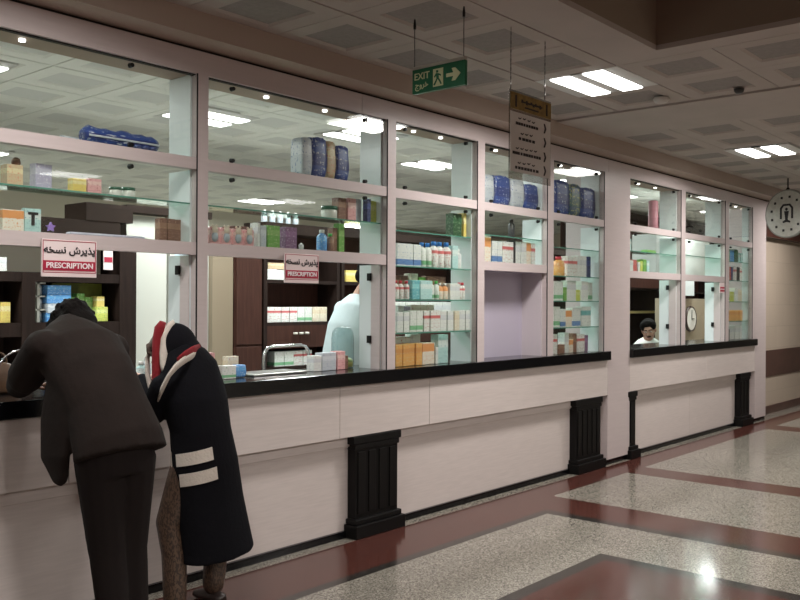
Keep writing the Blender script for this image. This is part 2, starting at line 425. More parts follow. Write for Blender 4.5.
# ------------------------------------------------------------------ glazed front: windows
Z_R2B, Z_R2T, Z_R1B, Z_R1T, Z_TOP = 1.765, 1.832, 2.222, 2.285, 2.735
def clip(root, x, z, y=3.912):
    b = bmesh.new(); bmesh.ops.create_cone(b, cap_ends=True, segments=12, radius1=.014, radius2=.011, depth=.022)
    mb = MB(); mb.merge(b, None, Matrix.Translation((x, y, z)) @ Matrix.Rotation(R(90), 4, 'X'))
    rel(mb.build('glass_clip', CLIP), root)
def glass_shelf(root, x0, x1, z, y0=3.945, y1=4.13):
    mb = MB(); mb.box(x0, x1, y0+.002, y1, z-.008, z, SHELFG); mb.box(x0, x1, y0, y0+.002, z-.008, z, SHELFE)
    rel(mb.build('glass_shelf'), root)
NAMES = ['first', 'second', 'third', 'fourth', 'fifth', 'sixth', 'seventh', 'eighth']
WROOT = []
def window(n, x0, x1, post_r, rail2=True, glass_low=False, shelves=(), fin=True, mid=True, post_l=0, seam=False, fdep=4.14):
    root = sgroup(f'window_{n}', f'{NAMES[n-1]} glazed display window from the left in the white counter wall', 'window', (x0, FY, 1.068)); WROOT.append(root)
    fr = MB(); y0, y1 = FY, FY+.05
    if post_r: fr.box(x1, x1+post_r, y0-.004, y1+.02, 1.068, Z_TOP, FRAME)
    if post_l: fr.box(x0-post_l, x0, y0-.004, y1+.02, 1.068, Z_TOP, FRAME)
    if post_r: fr.box(x1-.006, x1, y0-.0045, y0+.002, 1.068, Z_TOP, GAP)
    rel(fr.build('post'), root) if (post_r or post_l) else fr.bm.free()
    rel(MB().box(x0, x1, y0, y1, Z_R1B, Z_R1T).build('rail', FRAME), root)
    if rail2: rel(MB().box(x0, x1, y0, y1, Z_R2B, Z_R2T).build('rail', FRAME), root)
    # panes
    def pane(z0, z1): rel(MB().box(x0, x1, FY+.016, FY+.022, z0, z1).build('glass_pane', PANE), root)
    pane(Z_R1T, Z_TOP)
    if rail2:
        pane(Z_R2T, Z_R1B)
        if glass_low: pane(1.068, Z_R2B)
    else: pane(1.068, Z_R1B)
    w_ = x1-x0
    for fx in (.12, .86):
        clip(root, x0+w_*fx, Z_TOP-.035); clip(root, x0+w_*fx, Z_R1T+.015); clip(root, x0+w_*fx, Z_R1B-.03)
    if fin:
        yb = fdep
        rel(MB().box(x1-.012, x1, FY+.05, yb, Z_R1T-.03, Z_TOP).build('side_fin', FINM), root)
        if rail2:
            rel(MB().box(x1-.012, x1, FY+.05, yb, Z_R2T, Z_R1B).build('side_fin', FINM), root)
            if mid:
                rel(MB().box(x1-.012, x1, FY+.05, yb, 1.068, Z_R2B).build('side_fin', FINM), root)
                if seam:
                    rel(MB().box(x1-.016, x1-.012, FY+.05, FY+.13, 1.068, Z_R2B).build('hinge_stile', FRAME), root)
                    for z in (1.24, 1.66): rel(MB().box(x1-.03, x1-.012, FY+.125, FY+.155, z, z+.05).build('hinge', CLIP), root)
        else: rel(MB().box(x1-.012, x1, FY+.05, yb, 1.068, Z_R1B).build('side_fin', FINM), root)
    for z in shelves: glass_shelf(root, x0, x1-.013, z)
    # glass floors of the two upper display boxes
    glass_shelf(root, x0, x1-.013, Z_R1T-.004, FY+.05); 
    if rail2: glass_shelf(root, x0, x1-.013, Z_R2T-.002, FY+.05)
    # little downlights under the box top
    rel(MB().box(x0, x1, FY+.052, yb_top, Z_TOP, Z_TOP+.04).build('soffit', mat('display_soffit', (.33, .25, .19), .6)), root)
    for fx in (.35, .68):
        D = MB(); D.lathe([(.0, .001), (.015, .001), (.015, .012), (.0, .012)], (x0+w_*fx, 4.02, Z_TOP-.012), LIGHTM)
        rel(D.build('downlight'), root)
yb_top = 4.13
window(1, 0.05, 2.875, .068, shelves=(2.045,), seam=True, post_l=.07)
window(2, 2.943, 4.41, .082, shelves=(2.045,), seam=True)
window(3, 4.492, 5.437, .09, rail2=False, shelves=(2.010, 1.767, 1.535, 1.305))
window(4, 5.527, 6.445, .095, shelves=(2.045,), mid=False)
window(5, 6.540, 7.45, .08, rail2=False, shelves=(2.0, 1.752, 1.533, 1.300))
window(6, 7.98, 9.19, .11, shelves=(2.035,), seam=True)
window(7, 9.30, 10.47, .11, shelves=(2.05,), seam=True)
window(8, 10.58, 11.40, .10, rail2=False, shelves=(2.03, 1.80, 1.54, 1.30), fdep=4.03)
for wx in (8.6, 9.9):                                     # mint coloured lamps inside the right hand display boxes
    l_ = lamp((wx, 4.04, 2.215), .7, .06, 1.6, (.45, 1, .72))
# niche of the fourth window
def niche():
    r = WROOT[3]
    rel(MB().box(5.527, 6.445, 4.14, 4.16, 1.068, Z_R2B).build('niche_back', LILAC), r)
    rel(MB().box(6.43, 6.445, FY+.05, 4.14, 1.068, Z_R2B).build('niche_side', mat('niche_side_white', (.60, .54, .57), .4)), r)
    rel(MB().box(5.527, 6.445, FY+.05, 4.16, Z_R2B, Z_R2B+.02).build('niche_top', LILAC), r)
niche()

# ------------------------------------------------------------------ ceiling lights
def ceiling_light(x, y, label, group=None, z=3.0, two=True):
    t = thing('ceiling_light', label, 'ceiling light', (x, y, z))
    f = MB(); h = .30
    f.box(-h, h, -.205, -.195, -.004, .03, LFRAME); f.box(-h, h, .195, .205, -.004, .03, LFRAME); f.box(-h, h, -.045, .045, -.004, .03, LFRAME)
    f.box(-h, h, -.30, -.205, -.002, .03, LFRAME); f.box(-h, h, .205, .30, -.002, .03, LFRAME)
    f.box(-h, -h+.01, -.205, .205, -.004, .03, LFRAME); f.box(h-.01, h, -.205, .205, -.004, .03, LFRAME)
    o = f.build('frame'); o.parent = t
    for s_ in (-1, 1):
        o = MB().box(-h+.012, h-.012, s_*.12-.073, s_*.12+.073, -.014, .0, None, .006).build('diffuser', LIGHTM); o.parent = t
    return t
cl = ['bright twin panel ceiling light in the corridor right of the hanging signs', 'bright twin panel ceiling light further along the corridor near the round sign',
      'twin panel ceiling light past the round sign at the far end of the corridor', 'twin panel ceiling light out over the near corridor', 'twin panel ceiling light out over the middle of the corridor',
      'twin panel ceiling light behind the viewer beside the counter', 'twin panel ceiling light over the far middle of the corridor', 'twin panel ceiling light behind the viewer on the far side', 'twin panel ceiling light over the two customers']
for (x, y), l in zip(CORR_LIGHTS, cl): ceiling_light(x, y, l)
il = ['pharmacy ceiling light at the left edge behind the first window', 'pharmacy ceiling light behind the post between first and second windows', 'pharmacy ceiling light above the folded diaper pack in the second window',
      'pharmacy ceiling light behind the third window', 'pharmacy ceiling light behind the sixth window', 'pharmacy ceiling light behind the seventh window', 'far pharmacy ceiling light low behind the second window',
      'farthest pharmacy ceiling light near the back wall', 'far pharmacy ceiling light left of centre', 'pharmacy ceiling light beyond the left edge', 'added pharmacy ceiling light brightening the round clock', 'added pharmacy ceiling light brightening the room deep behind the eighth window']
for (x, y), l in zip(INT_LIGHTS, il): ceiling_light(x, y, l, z=2.998)

# ------------------------------------------------------------------ lettering
def letters(txt, name, m, parent, loc, rot, size, depth=.001, align='CENTER', bold=0., sx=1.):
    c = bpy.data.curves.new(name, 'FONT'); c.body = txt; c.size = size; c.extrude = depth; c.align_x = align; c.align_y = 'CENTER'; c.offset = bold
    o = bpy.data.objects.new('tmp', c); COL.objects.link(o)
    me = bpy.data.meshes.new_from_object(o.evaluated_get(bpy.context.evaluated_depsgraph_get()))
    COL.objects.unlink(o); bpy.data.objects.remove(o)
    me.materials.clear(); me.materials.append(m)
    q = bpy.data.objects.new(name, me); COL.objects.link(q); q.parent = parent; q.location = loc; q.rotation_euler = rot; q.scale = (sx, 1, 1)
    return q
PRX = ''.join(chr(v) for v in (0xFEEA, 0xFEA8, 0xFEB4, 0xFEE7, 0x20, 0xFEB5, 0xFEAE, 0xFBFE, 0xFEAC, 0xFB58))
EXX = ''.join(chr(v) for v in (0xFE9D, 0xFEED, 0xFEAE, 0xFEA7))
INK = mat('black_ink', (.015, .012, .015), .6)
CRIM = mat('crimson_print', (.38, .012, .045), .5)
SIGNW = mat('sign_white_pink', (.80, .68, .68), .35)
def rx_sign(x, label):
    t = thing('prescription_sign', label, 'sign', (x, 3.885, 1.715))
    b = MB(); b.box(-.138, .138, -.004, .004, -.087, .087, SIGNW, .001); bd = b.build('board', None, t)
    f = MB(); e = .133
    for a in ((-e, e, .079, .082), (-e, e, -.068, -.065)): f.box(a[0], a[1], -.0055, -.004, a[2], a[3], CRIM)
    f.box(-e, -e+.003, -.0055, -.004, -.068, .082, CRIM); f.box(e-.003, e, -.0055, -.004, -.068, .082, CRIM)
    f.build('printed_border', None, t)
    cb = MB().box(-.13, .13, -.006, -.004, -.058, -.012, CRIM).build('crimson_band', None, t)
    letters(PRX, 'persian_lettering', INK, bd, (0, -.006, .038), (R(90), 0, 0), .047, bold=.0010, sx=1.05)
    letters('PRESCRIPTION', 'lettering', mat('white_print', (.9, .82, .84), .5), cb, (0, -.0075, -.035), (R(90), 0, 0), .036, bold=.0008)
rx_sign(2.138, 'white and crimson PRESCRIPTION sign above the bending man, left one')
rx_sign(3.622, 'white and crimson PRESCRIPTION sign on the second window, right one')
t = thing('small_notice', 'small crimson notice hanging in the seventh window', 'sign', (10.33, 3.885, 1.70))
MB().box(-.07, .07, -.004, .004, -.06, .06, SIGNW).build('board', None, t); MB().box(-.065, .065, -.006, -.004, -.045, .01, CRIM).build('crimson_band', None, t)
letters('PRESCRIPTION', 'lettering', mat('white_print', (.9, .82, .84), .5), t, (0, -.0075, -.018), (R(90), 0, 0), .018)

# exit sign, hangs across the corridor
t = thing('exit_sign', 'green hanging EXIT sign with running figure and right arrow', 'sign', (3.56, 2.797, 2.668))
GRN = mat('sign_green', (.008, .125, .055), .4); LGT = mat('sign_pale_yellow', (.62, .66, .40), .5)
b = MB(); b.box(-.012, .012, -.17, .17, -.063, .063, GRN, .002); pn = b.build('panel', None, t)
MB().box(-.014, .014, -.165, .165, .063, .078, mat('sign_rail', (.42, .40, .36), .4)).build('top_rail', None, t)
# the face looks towards -x: local +x of text must run along -y
rot = (R(90), 0, R(-90))
letters('EXIT', 'lettering', LGT, pn, (-.0135, .105, .022), rot, .05, bold=.0005)
letters(EXX, 'persian_lettering', LGT, pn, (-.0135, .105, -.022), rot, .042, bold=.0005)
pic = MB(); pic.box(-.0145, -.012, -.035, .03, -.045, .045, LGT); pf = pic.build('pictogram_field', None, pn)
pic = MB(); q = lambda pts: pic.prism(pts, 'x', -.017, -.0145, GRN)
q([(-.004, .036), (.008, .036), (.008, .024), (-.004, .024)]); q([(-.006, .02), (.010, .022), (.006, -.006), (-.008, -.004)]); q([(-.022, .012), (-.006, .02), (-.006, .012), (-.02, .004)])
q([(.01, .02), (.022, .006), (.018, .0), (.008, .012)]); q([(-.008, -.004), (0, -.006), (-.012, -.022), (-.02, -.038), (-.028, -.036), (-.018, -.018)]); q([(-.002, -.004), (.006, -.006), (.016, -.022), (.026, -.036), (.018, -.040), (.008, -.024)])
pic.build('running_figure', None, pn)
ar = MB(); ar.prism([(-.055, .009), (-.10, .009), (-.09, .032), (-.112, .032), (-.145, 0), (-.112, -.032), (-.09, -.032), (-.10, -.009), (-.055, -.009)], 'x', -.0145, -.012, LGT); ar.build('arrow', None, pn)
for dy in (-.155, .165):
    o = MB(); o.tube([(0, dy, .078), (0, dy, .332)], .002, CLIP, 6); o.lathe([(.007, .28), (.008, .30), (.004, .332)], (0, dy, 0), CLIP, 8); o.build('hanging_wire', None, t)

# direction sign: clear acrylic panel facing the corridor
t = thing('direction_sign', 'clear hanging direction board with bronze heading plate and dark chevrons', 'sign', (4.178, 2.64, 2.43))
ACR = glass('clear_acrylic', (.70, .68, .66), .8, .08)
MB().box(-.212, .212, -.003, .003, -.245, .235, None, .001).build('acrylic_panel', ACR, t)
BRZ = mat('bronze_plate', (.26, .17, .045), .35, metal=.3, noise=.3, nscale=30)
b = MB(); b.box(-.205, .205, -.008, -.003, .132, .222, BRZ); b.build('heading_plate', None, t)
b = MB()
for k in range(9): b.box(-.105+k*.023, -.088+k*.023, -.0095, -.008, .176+.006*math.sin(k*2.1), .190+.004*math.cos(k*3.), INK)
b.box(-.10, .11, -.0094, -.008, .178, .186, INK)
b.build('heading_text', None, t); b = MB(); b.box(-.07, .07, -.0095, -.008, .150, .158, INK); b.build('heading_text', None, t)
for q in (-.165, .150): MB().box(q, q+.015, -.0095, -.008, .145, .208, INK).build('heading_bar', None, t)
FROST = mat('frosted_strip', (.64, .62, .60), .6)
MB().box(-.205, .205, -.0055, -.003, -.205, .118, None).build('frosted_field', FROST, t)
rows = [(.072, 9, .115), (-.008, 5, .085), (-.090, 11, .145), (-.168, 8, .120)]
for ri, (z, n, hw) in enumerate(rows):
    b = MB(); rnd = random.Random(ri)
    for k in range(n):                                    # the unreadable small capitals
        a = -.04-hw+2*hw*k/n; w_ = 2*hw/n*rnd.uniform(.6, .9); b.box(a, a+w_, -.0072, -.0055, z-.020, z-.005, INK)
    for k in range(max(3, n//2)):                          # the unreadable cursive line above it
        a = -.04-hw*.8+1.6*hw*k/max(3, n//2); zz = z+.014+rnd.uniform(-.003, .004)
        b.prism([(a, zz), (a+.018, zz-.004), (a+.03, zz+.004), (a+.03, zz+.009), (a+.018, zz+.002), (a+.004, zz+.006)], 'y', -.0072, -.0055, INK)
    b.build('direction_text', None, t)
    b = MB(); b.prism([(.130, z+.026), (.142, z+.026), (.156, z+.002), (.156, z-.004), (.142, z-.028), (.130, z-.028), (.142, z-.001)], 'y', -.0072, -.0055, INK); b.build('chevron', None, t)
for dx in (-.197, .15):
    o = MB()
    for k in range(14):                                   # little chain links
        zz = .235 + (.335/14)*k; o.ell(Vector((dx, 0, zz+.012)), .0032 if k % 2 else .0015, .0015 if k % 2 else .0032, .014, CLIP, None, 6, 5)
    o.build('hanging_chain', None, t)

# round hanging sign
t = thing('round_sign', 'round white hanging sign with a dark emblem and ring of marks', 'sign', (10.9, 3.321, 2.58), R(-17))
b = MB(); bb = bmesh.new(); bmesh.ops.create_cone(bb, cap_ends=True, segments=40, radius1=.272, radius2=.272, depth=.05)
b.merge(bb, mat('round_sign_white', (.50, .49, .45), .35, noise=.12, nscale=25), Matrix.Rotation(R(90), 4, 'Y')); b.build('disc', None, t)
b = MB(); b.loft([(Vector((0, .278*math.cos(a), .278*math.sin(a))), .012, .03, (0, math.cos(a), math.sin(a))) for a in [2*math.pi*k/40 for k in range(41)]], mat('grey_rim', (.25, .25, .23), .4), 6); b.build('rim', None, t)
for k in range(12):
    b = MB(); a = 2*math.pi*k/12+.2; cy, cz = .20*math.cos(a), .20*math.sin(a); b.box(-.029, -.025, cy-.014, cy+.014, cz-.014, cz+.014, INK, .003); b.build('ring_mark', None, t)
b = MB(); X0, X1 = -.030, -.025
b.prism([(.085, -.06), (.085, .07), (.045, .115), (-.045, .115), (-.085, .07), (-.085, -.06), (-.062, -.06), (-.062, .06), (-.036, .092), (.036, .092), (.062, .06), (.062, -.06)], 'x', X0, X1, INK)
b.ell(Vector((-.028, 0, .052)), .004, .018, .018, INK); b.prism([(-.03, .03), (.03, .03), (.02, -.03), (.012, -.10), (-.012, -.10), (-.02, -.03)], 'x', X0, X1, INK)
b.prism([(.012, -.07), (.05, -.09), (.045, -.11), (.005, -.10)], 'x', X0, X1, INK); b.prism([(-.012, -.07), (-.05, -.09), (-.045, -.11), (-.005, -.10)], 'x', X0, X1, INK)
b.build('emblem', None, t)
b = MB(); b.tube([(0, 0, .27), (0, 0, .42)], .008, CLIP, 8); b.lathe([(.02, .27), (.024, .29), (.012, .31)], (0, 0, 0), CLIP, 10); b.build('hanging_rod', None, t)

# ceiling devices
t = tag(MB().lathe([(.0, 0), (.05, 0), (.06, -.012), (.045, -.035), (.012, -.045), (0, -.045)][::-1], (6.05, 2.72, 3.0), mat('detector_white', (.5, .48, .45), .5)).build('smoke_detector'), 'small round smoke detector on the ceiling right of the corridor light', 'smoke detector')
t = tag(MB().lathe([(0, -.03), (.02, -.03), (.03, -.02), (.035, 0)], (6.15, 2.2, 3.0), mat('dark_plastic', (.03, .03, .03), .4)).build('ceiling_speaker'), 'small dark round device on the ceiling near the beam', 'ceiling device')

# ------------------------------------------------------------------ pharmacy furniture behind the counter
def relx(mb, name, m, root): return rel(mb.build(name, m), root)
def unit_a():
    r = thing('shelving_unit', 'dark brown wall shelving with pigeonholes behind the bending man', 'shelving', (2.0, 6.4, 0))
    y0, y1 = 6.30, 6.62
    relx(MB().box(1.2, 4.02, y1-.02, y1, 0, 2.14), 'back_panel', DKWOOD, r)
    relx(MB().box(1.2, 4.02, y1-.03, y1-.02, 1.72, 2.0), 'upper_back_panel', BEIGE, r)
    for x in (1.2, 2.15, 3.10, 3.90): relx(MB().box(x, x+(.10 if x < 3.9 else .15), y0, y1-.03, 0, 1.72 if x < 3.9 else 2.0), 'upright', DKWOOD, r)
    for z, h in ((.42, .03), (.85, .03), (1.25, .10), (1.655, .07)): relx(MB().box(1.2, 3.9, y0+.004, y1-.03, z, z+h), 'shelf', DKWOOD, r)
    relx(MB().box(1.2, 3.9, y0-.004, y1-.02, 2.00, 2.14), 'header', DKWOOD, r)
    relx(MB().box(3.60, 4.01, y0-.01, y1, 2.141, 2.28), 'tall_header', DKWOOD, r)
    relx(MB().box(3.47, 3.90, y1-.05, y1-.03, 1.35, 1.655), 'olive_back_panel', mat('olive_board', (.22, .24, .03), .5, noise=.5, nscale=9), r)
unit_a()
def unit_b(x0, x1, label, zs=(.42, .86, 1.285, 1.69), top=2.16, lower=True):
    r = thing('shelving_unit', label, 'shelving', (x0, 6.4, 0)); y0, y1 = 6.32, 6.62
    relx(MB().box(x0, x1, y1-.02, y1, 0, top), 'back_panel', RDWOOD, r)
    for x in (x0, x1-.04): relx(MB().box(x, x+.04, y0, y1-.02, 0, top), 'upright', DKWOOD, r)
    for z in zs: relx(MB().box(x0+.04, x1-.04, y0, y1-.02, z, z+.03), 'shelf', DKWOOD, r)
    relx(MB().box(x0, x1, y0-.01, y1, top, top+.10), 'header', DKWOOD, r)
    if lower: relx(MB().box(x0+.04, x1-.04, y0, y0+.02, 1.07, 1.285), 'drawer_front', RDWOOD, r)
    return r
rb = unit_b(5.42, 6.42, 'reddish brown shelving with rows of white boxes behind the second window')
for i in range(3):                                        # pale round knobs
    rel(MB().lathe([(.0, 0), (.022, 0), (.022, .02), (0, .02)], (5.80+i*.075, 6.30, 1.20), mat('pale_knob', (.5, .48, .42), .4)).build('knob'), rb)
unit_b(6.45, 8.6, 'dark brown shelving behind the third and fourth windows', top=2.18)
unit_b(8.65, 11.2, 'dark brown shelving behind the fifth window', top=2.18)
unit_b(11.3, 16.4, 'long dark brown shelving behind the right hand windows', top=2.84)
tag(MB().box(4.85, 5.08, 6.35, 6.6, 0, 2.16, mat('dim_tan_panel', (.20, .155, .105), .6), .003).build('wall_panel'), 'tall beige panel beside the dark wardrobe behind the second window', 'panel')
t = thing('wardrobe', 'tall dark reddish brown cupboard behind the second window', 'cupboard', (5.08, 6.4, 0))
relx(MB().box(5.09, 5.41, 6.34, 6.62, 0, 2.2, None, .004), 'body', RDWOOD, t); relx(MB().box(5.10, 5.40, 6.325, 6.34, .08, 1.10, None, .004), 'door', RDWOOD, t); relx(MB().box(5.10, 5.40, 6.325, 6.34, 1.12, 2.15, None, .004), 'door', RDWOOD, t)
# doors
t = sgroup('door_1', 'plain white door leaf beside the dark shelving in the pharmacy', 'door', (4.1, 6.4, 0))
relx(MB().box(4.06, 4.42, 6.42, 6.50, 0, 2.22), 'door_leaf', DOORW, t); relx(MB().box(4.02, 4.06, 6.40, 6.52, 0, 2.28), 'door_frame', DOORW, t); relx(MB().box(4.0, 4.85, 6.36, 6.52, 2.24, 2.30), 'door_head', DKWOOD, t)
t = sgroup('door_2', 'frosted blue glass door in white frame beside the white door', 'door', (4.4, 6.4, 0))
for a in (4.44, 4.80): relx(MB().box(a, a+.045, 6.40, 6.48, 0, 2.24), 'door_frame', DOORW, t)
relx(MB().box(4.485, 4.80, 6.43, 6.45, .1, 2.1), 'door_glass', DOORG, t); relx(MB().box(4.485, 4.80, 6.42, 6.46, 2.1, 2.24), 'door_rail', DOORW, t); relx(MB().box(4.485, 4.80, 6.42, 6.46, 0, .1), 'door_rail', DOORW, t)
# beige panel and wall clock behind window seven
tag(MB().box(11.0, 12.6, 4.95, 5.02, 0, 1.58, mat('tan_partition', (.34, .29, .21), .6)).build('partition_panel'), 'tan partition standing behind the seventh window', 'partition')
t = thing('wall_clock', 'round white clock with dark rim behind the seventh window', 'clock', (11.95, 4.93, 1.30), 0)
b = MB(); bb = bmesh.new(); bmesh.ops.create_cone(bb, cap_ends=True, segments=32, radius1=.16, radius2=.16, depth=.03); b.merge(bb, mat('clock_face', (.75, .75, .70), .4), Matrix.Rotation(R(90), 4, 'X')); b.build('face', None, t)
b = MB(); b.loft([(Vector((.165*math.cos(a), 0, .165*math.sin(a))), .015, .022, (math.cos(a), 0, math.sin(a))) for a in [2*math.pi*k/32 for k in range(33)]], mat('clock_rim', (.05, .03, .025), .4), 6); b.build('rim', None, t)
b = MB(); b.box(-.006, .006, -.022, -.018, -.02, .12, INK); b.box(0, .08, -.022, -.018, -.006, .006, INK); b.build('hands', None, t)
tag(MB().box(10.9, 12.7, 4.96, 5.3, 1.90, 2.42, mat('pale_cabinet', (.45, .48, .46), .5), .004).build('wall_cabinet'), 'pale grey cabinet high behind the seventh window', 'cabinet')
tag(MB().box(11.3, 12.0, 4.90, 4.93, 1.62, 1.86, mat('notice_blue_white', (.62, .68, .68), .5)).build('notice_board'), 'pale blue white board above the round clock', 'board')

# back office chair of bent chrome tube
def tube_chair():
    t = thing('tube_chair', 'chair with a bent chrome tube back behind the second window', 'chair', (4.56, 5.05, 0))
    pts = [(-.23, 0, .02), (-.23, 0, 1.10)] + [(-.23+.08*(1-math.cos(a)), 0, 1.10+.08*math.sin(a)) for a in (R(30), R(60), R(90))] + [(.15+.08*math.sin(a), 0, 1.10+.08*math.cos(a)) for a in (0, R(30), R(60), R(90))] + [(.23, 0, .02)]
    MB().tube(pts, .012, None, 8).build('back_frame', STEEL, t)
    MB().box(-.2, .2, -.01, .03, .72, .97, None, .01).build('backrest', mat('brown_vinyl', (.06, .025, .018), .5), t)
    MB().box(-.22, .22, -.42, .0, .44, .49, None, .015).build('seat', mat('brown_vinyl', (.06, .025, .018), .5), t)
    for x in (-.2, .2): MB().tube([(x, -.40, .02), (x, -.40, .45)], .012, None, 8).build('leg', STEEL, t)
tube_chair()

# ------------------------------------------------------------------ goods
PK = {}
def P(key, *a, **k):
    if key not in PK: PK[key] = pack('print_'+key, *a, **k)
    return PK[key]
W = (.72, .74, .70)
P('white_teal', W, (.35, .45, .45), (.10, .45, .45)); P('white_red', W, (.5, .12, .10), (.65, .10, .10), .62, .76); P('white_blue', W, (.3, .4, .55), (.06, .20, .50), .05, .3)
P('white_green', W, (.35, .5, .35), (.15, .50, .22), .1, .3); P('white_plain', W, (.45, .45, .5), (.62, .64, .66)); P('orange', (.85, .38, .03), (.75, .62, .4), (.75, .28, .02)); P('orange_white', (.8, .72, .6), (.8, .3, .05), (.8, .30, .05), .6, .95)
P('teal', (.08, .42, .48), (.5, .7, .7), (.2, .6, .62)); P('aqua', (.42, .68, .66), (.2, .45, .5), (.65, .75, .72)); P('red', (.55, .04, .04), (.7, .5, .45), (.6, .1, .08)); P('pink', (.80, .38, .38), (.5, .08, .1), (.85, .55, .5))
P('yellow', (.80, .62, .08), (.7, .35, .08), (.85, .75, .3)); P('lilac', (.42, .40, .56), (.7, .7, .75), (.5, .5, .62)); P('brown', (.24, .10, .06), (.5, .3, .2), (.35, .18, .1)); P('green', (.14, .42, .04), (.5, .6, .3), (.25, .5, .1))
P('navy', (.01, .03, .15), (.25, .32, .5), (.02, .06, .28)); P('darkgreen', (.02, .09, .03), (.35, .45, .3), (.03, .14, .05)); P('black', (.02, .02, .025), (.15, .15, .15), (.03, .03, .03)); P('blue', (.03, .28, .72), (.5, .7, .85), (.05, .38, .8))
P('cream', (.72, .66, .50), (.6, .3, .2), (.7, .6, .4)); P('purple', (.22, .08, .22), (.5, .4, .5), (.3, .12, .3)); P('yellow_green', (.62, .68, .05), (.2, .4, .1), (.7, .75, .2)); P('sand', (.6, .45, .25), (.7, .2, .1), (.75, .65, .35))
P('diaper', (.01, .06, .32), (.5, .55, .62), (.01, .035, .22), .3, .6, dens=.62); P('silver', (.50, .55, .60), (.15, .25, .45), (.62, .66, .70), dens=.62); P('diaper_green', (.03, .10, .20), (.45, .48, .12), (.06, .16, .16), .3, .7, dens=.57)

MESH = {}
def box_mesh(key, w_, d_, h_):
    k = ('box', key, round(w_, 3), round(d_, 3), round(h_, 3))
    if k not in MESH:
        mb = MB(); mb.box(-w_/2, w_/2, -d_/2, d_/2, 0, h_, PK[key], min(w_, d_, h_)*.03)
        mb.box(-w_/2*.97, w_/2*.97, -d_/2*.2, d_/2*.2, h_, h_+.0012, PK[key])   # closing flap
        me = bpy.data.meshes.new('carton'); mb.bm.to_mesh(me); mb.bm.free(); me.materials.append(PK[key]); MESH[k] = me
    return MESH[k]
def put(me, name, loc, rz, label, cat, group):
    o = bpy.data.objects.new(name, me); COL.objects.link(o); o.location = loc; o.rotation_euler = (0, 0, rz); return tag(o, label, cat, group)
def carton(key, x, y, z, w_, d_, h_, label, group=None, name='carton', cat='box', rz=None):
    return put(box_mesh(key, w_, d_, h_), name, (x, y, z), random.uniform(-.04, .04) if rz is None else rz, label, cat, group)
CAPC = {'blue': (.02, .18, .55), 'red': (.55, .03, .05), 'green': (.1, .55, .12), 'white': (.75, .75, .72), 'black': (.02, .02, .02), 'orange': (.8, .25, .03)}
def bottle(key, capc, x, y, z, r, h_, label, group=None, name='bottle', cat='bottle'):
    k = ('bottle', key, capc, round(r, 3), round(h_, 3))
    if k not in MESH:
        mb = MB(); mb.lathe([(.0, 0), (r*.92, 0), (r, .006), (r, h_*.68), (r*.8, h_*.76), (r*.42, h_*.82), (r*.42, h_*.86), (0, h_*.86)], (0, 0, 0), PK[key], 14)
        me = bpy.data.meshes.new('bottle_body'); bmesh.ops.recalc_face_normals(mb.bm, faces=mb.bm.faces[:]); mb.bm.to_mesh(me); mb.bm.free(); me.materials.append(PK[key])
        cm = mat('cap_'+capc, CAPC[capc], .35)
        c2 = MB(); c2.lathe([(.0, h_*.84), (r*.52, h_*.84), (r*.52, h_*.99), (r*.45, h_), (0, h_)], (0, 0, 0), cm, 12)
        m2 = bpy.data.meshes.new('bottle_cap'); bmesh.ops.recalc_face_normals(c2.bm, faces=c2.bm.faces[:]); c2.bm.to_mesh(m2); c2.bm.free(); m2.materials.append(cm)
        MESH[k] = (me, m2)
    o = put(MESH[k][0], name, (x, y, z), random.uniform(0, 6), label, cat, group)
    c = bpy.data.objects.new('cap', MESH[k][1]); COL.objects.link(c); c.parent = o
    return o
ORD = ['first', 'second', 'third', 'fourth', 'fifth', 'sixth', 'seventh', 'eighth', 'ninth', 'tenth', 'eleventh', 'twelfth', 'thirteenth', 'fourteenth', 'fifteenth', 'sixteenth', 'seventeenth', 'eighteenth', 'nineteenth', 'twentieth']
DESC = dict(darkgreen='dark green carton', white_teal='white carton with teal band', white_red='white carton with red band', white_blue='white carton with blue base', white_green='white carton with green base', white_plain='plain white carton', orange='orange carton',
            orange_white='orange and cream carton', teal='teal carton', aqua='pale aqua carton', red='red carton', cream='cream carton', brown='brown carton', navy='dark navy carton', purple='purple carton', green='green carton', yellow='yellow carton',
            black='black carton', blue='bright blue carton', lilac='lilac carton', yellow_green='lime yellow carton', silver='silver blue carton', pink='pink carton', diaper='navy pack')
def row(x0, spec, y, z, where, group, dep=.07, gap=.004):
    """spec: list of (key, width, height, count[, cap colour]); things stand side by side from the left"""
    x = x0; i = 0
    for s_ in spec:
        if s_[0] is None: x += s_[1]; continue
        for _ in range(s_[3]):
            w_ = s_[1]; jy = random.uniform(-.008, .008); h_ = s_[2]
            lab = f"{ORD[i]} from left {where}"
            if len(s_) > 4: bottle(s_[0], s_[4], x+w_/2, y+jy, z, w_/2, h_, f"{DESC[s_[0]].replace('carton', 'bottle')} with {s_[4]} cap, {lab}", group)
            else: carton(s_[0], x+w_/2, y+jy, z, w_-.002, dep, h_, f"{DESC[s_[0]]}, {lab}", group)
            x += w_+gap; i += 1
E2 = .0015
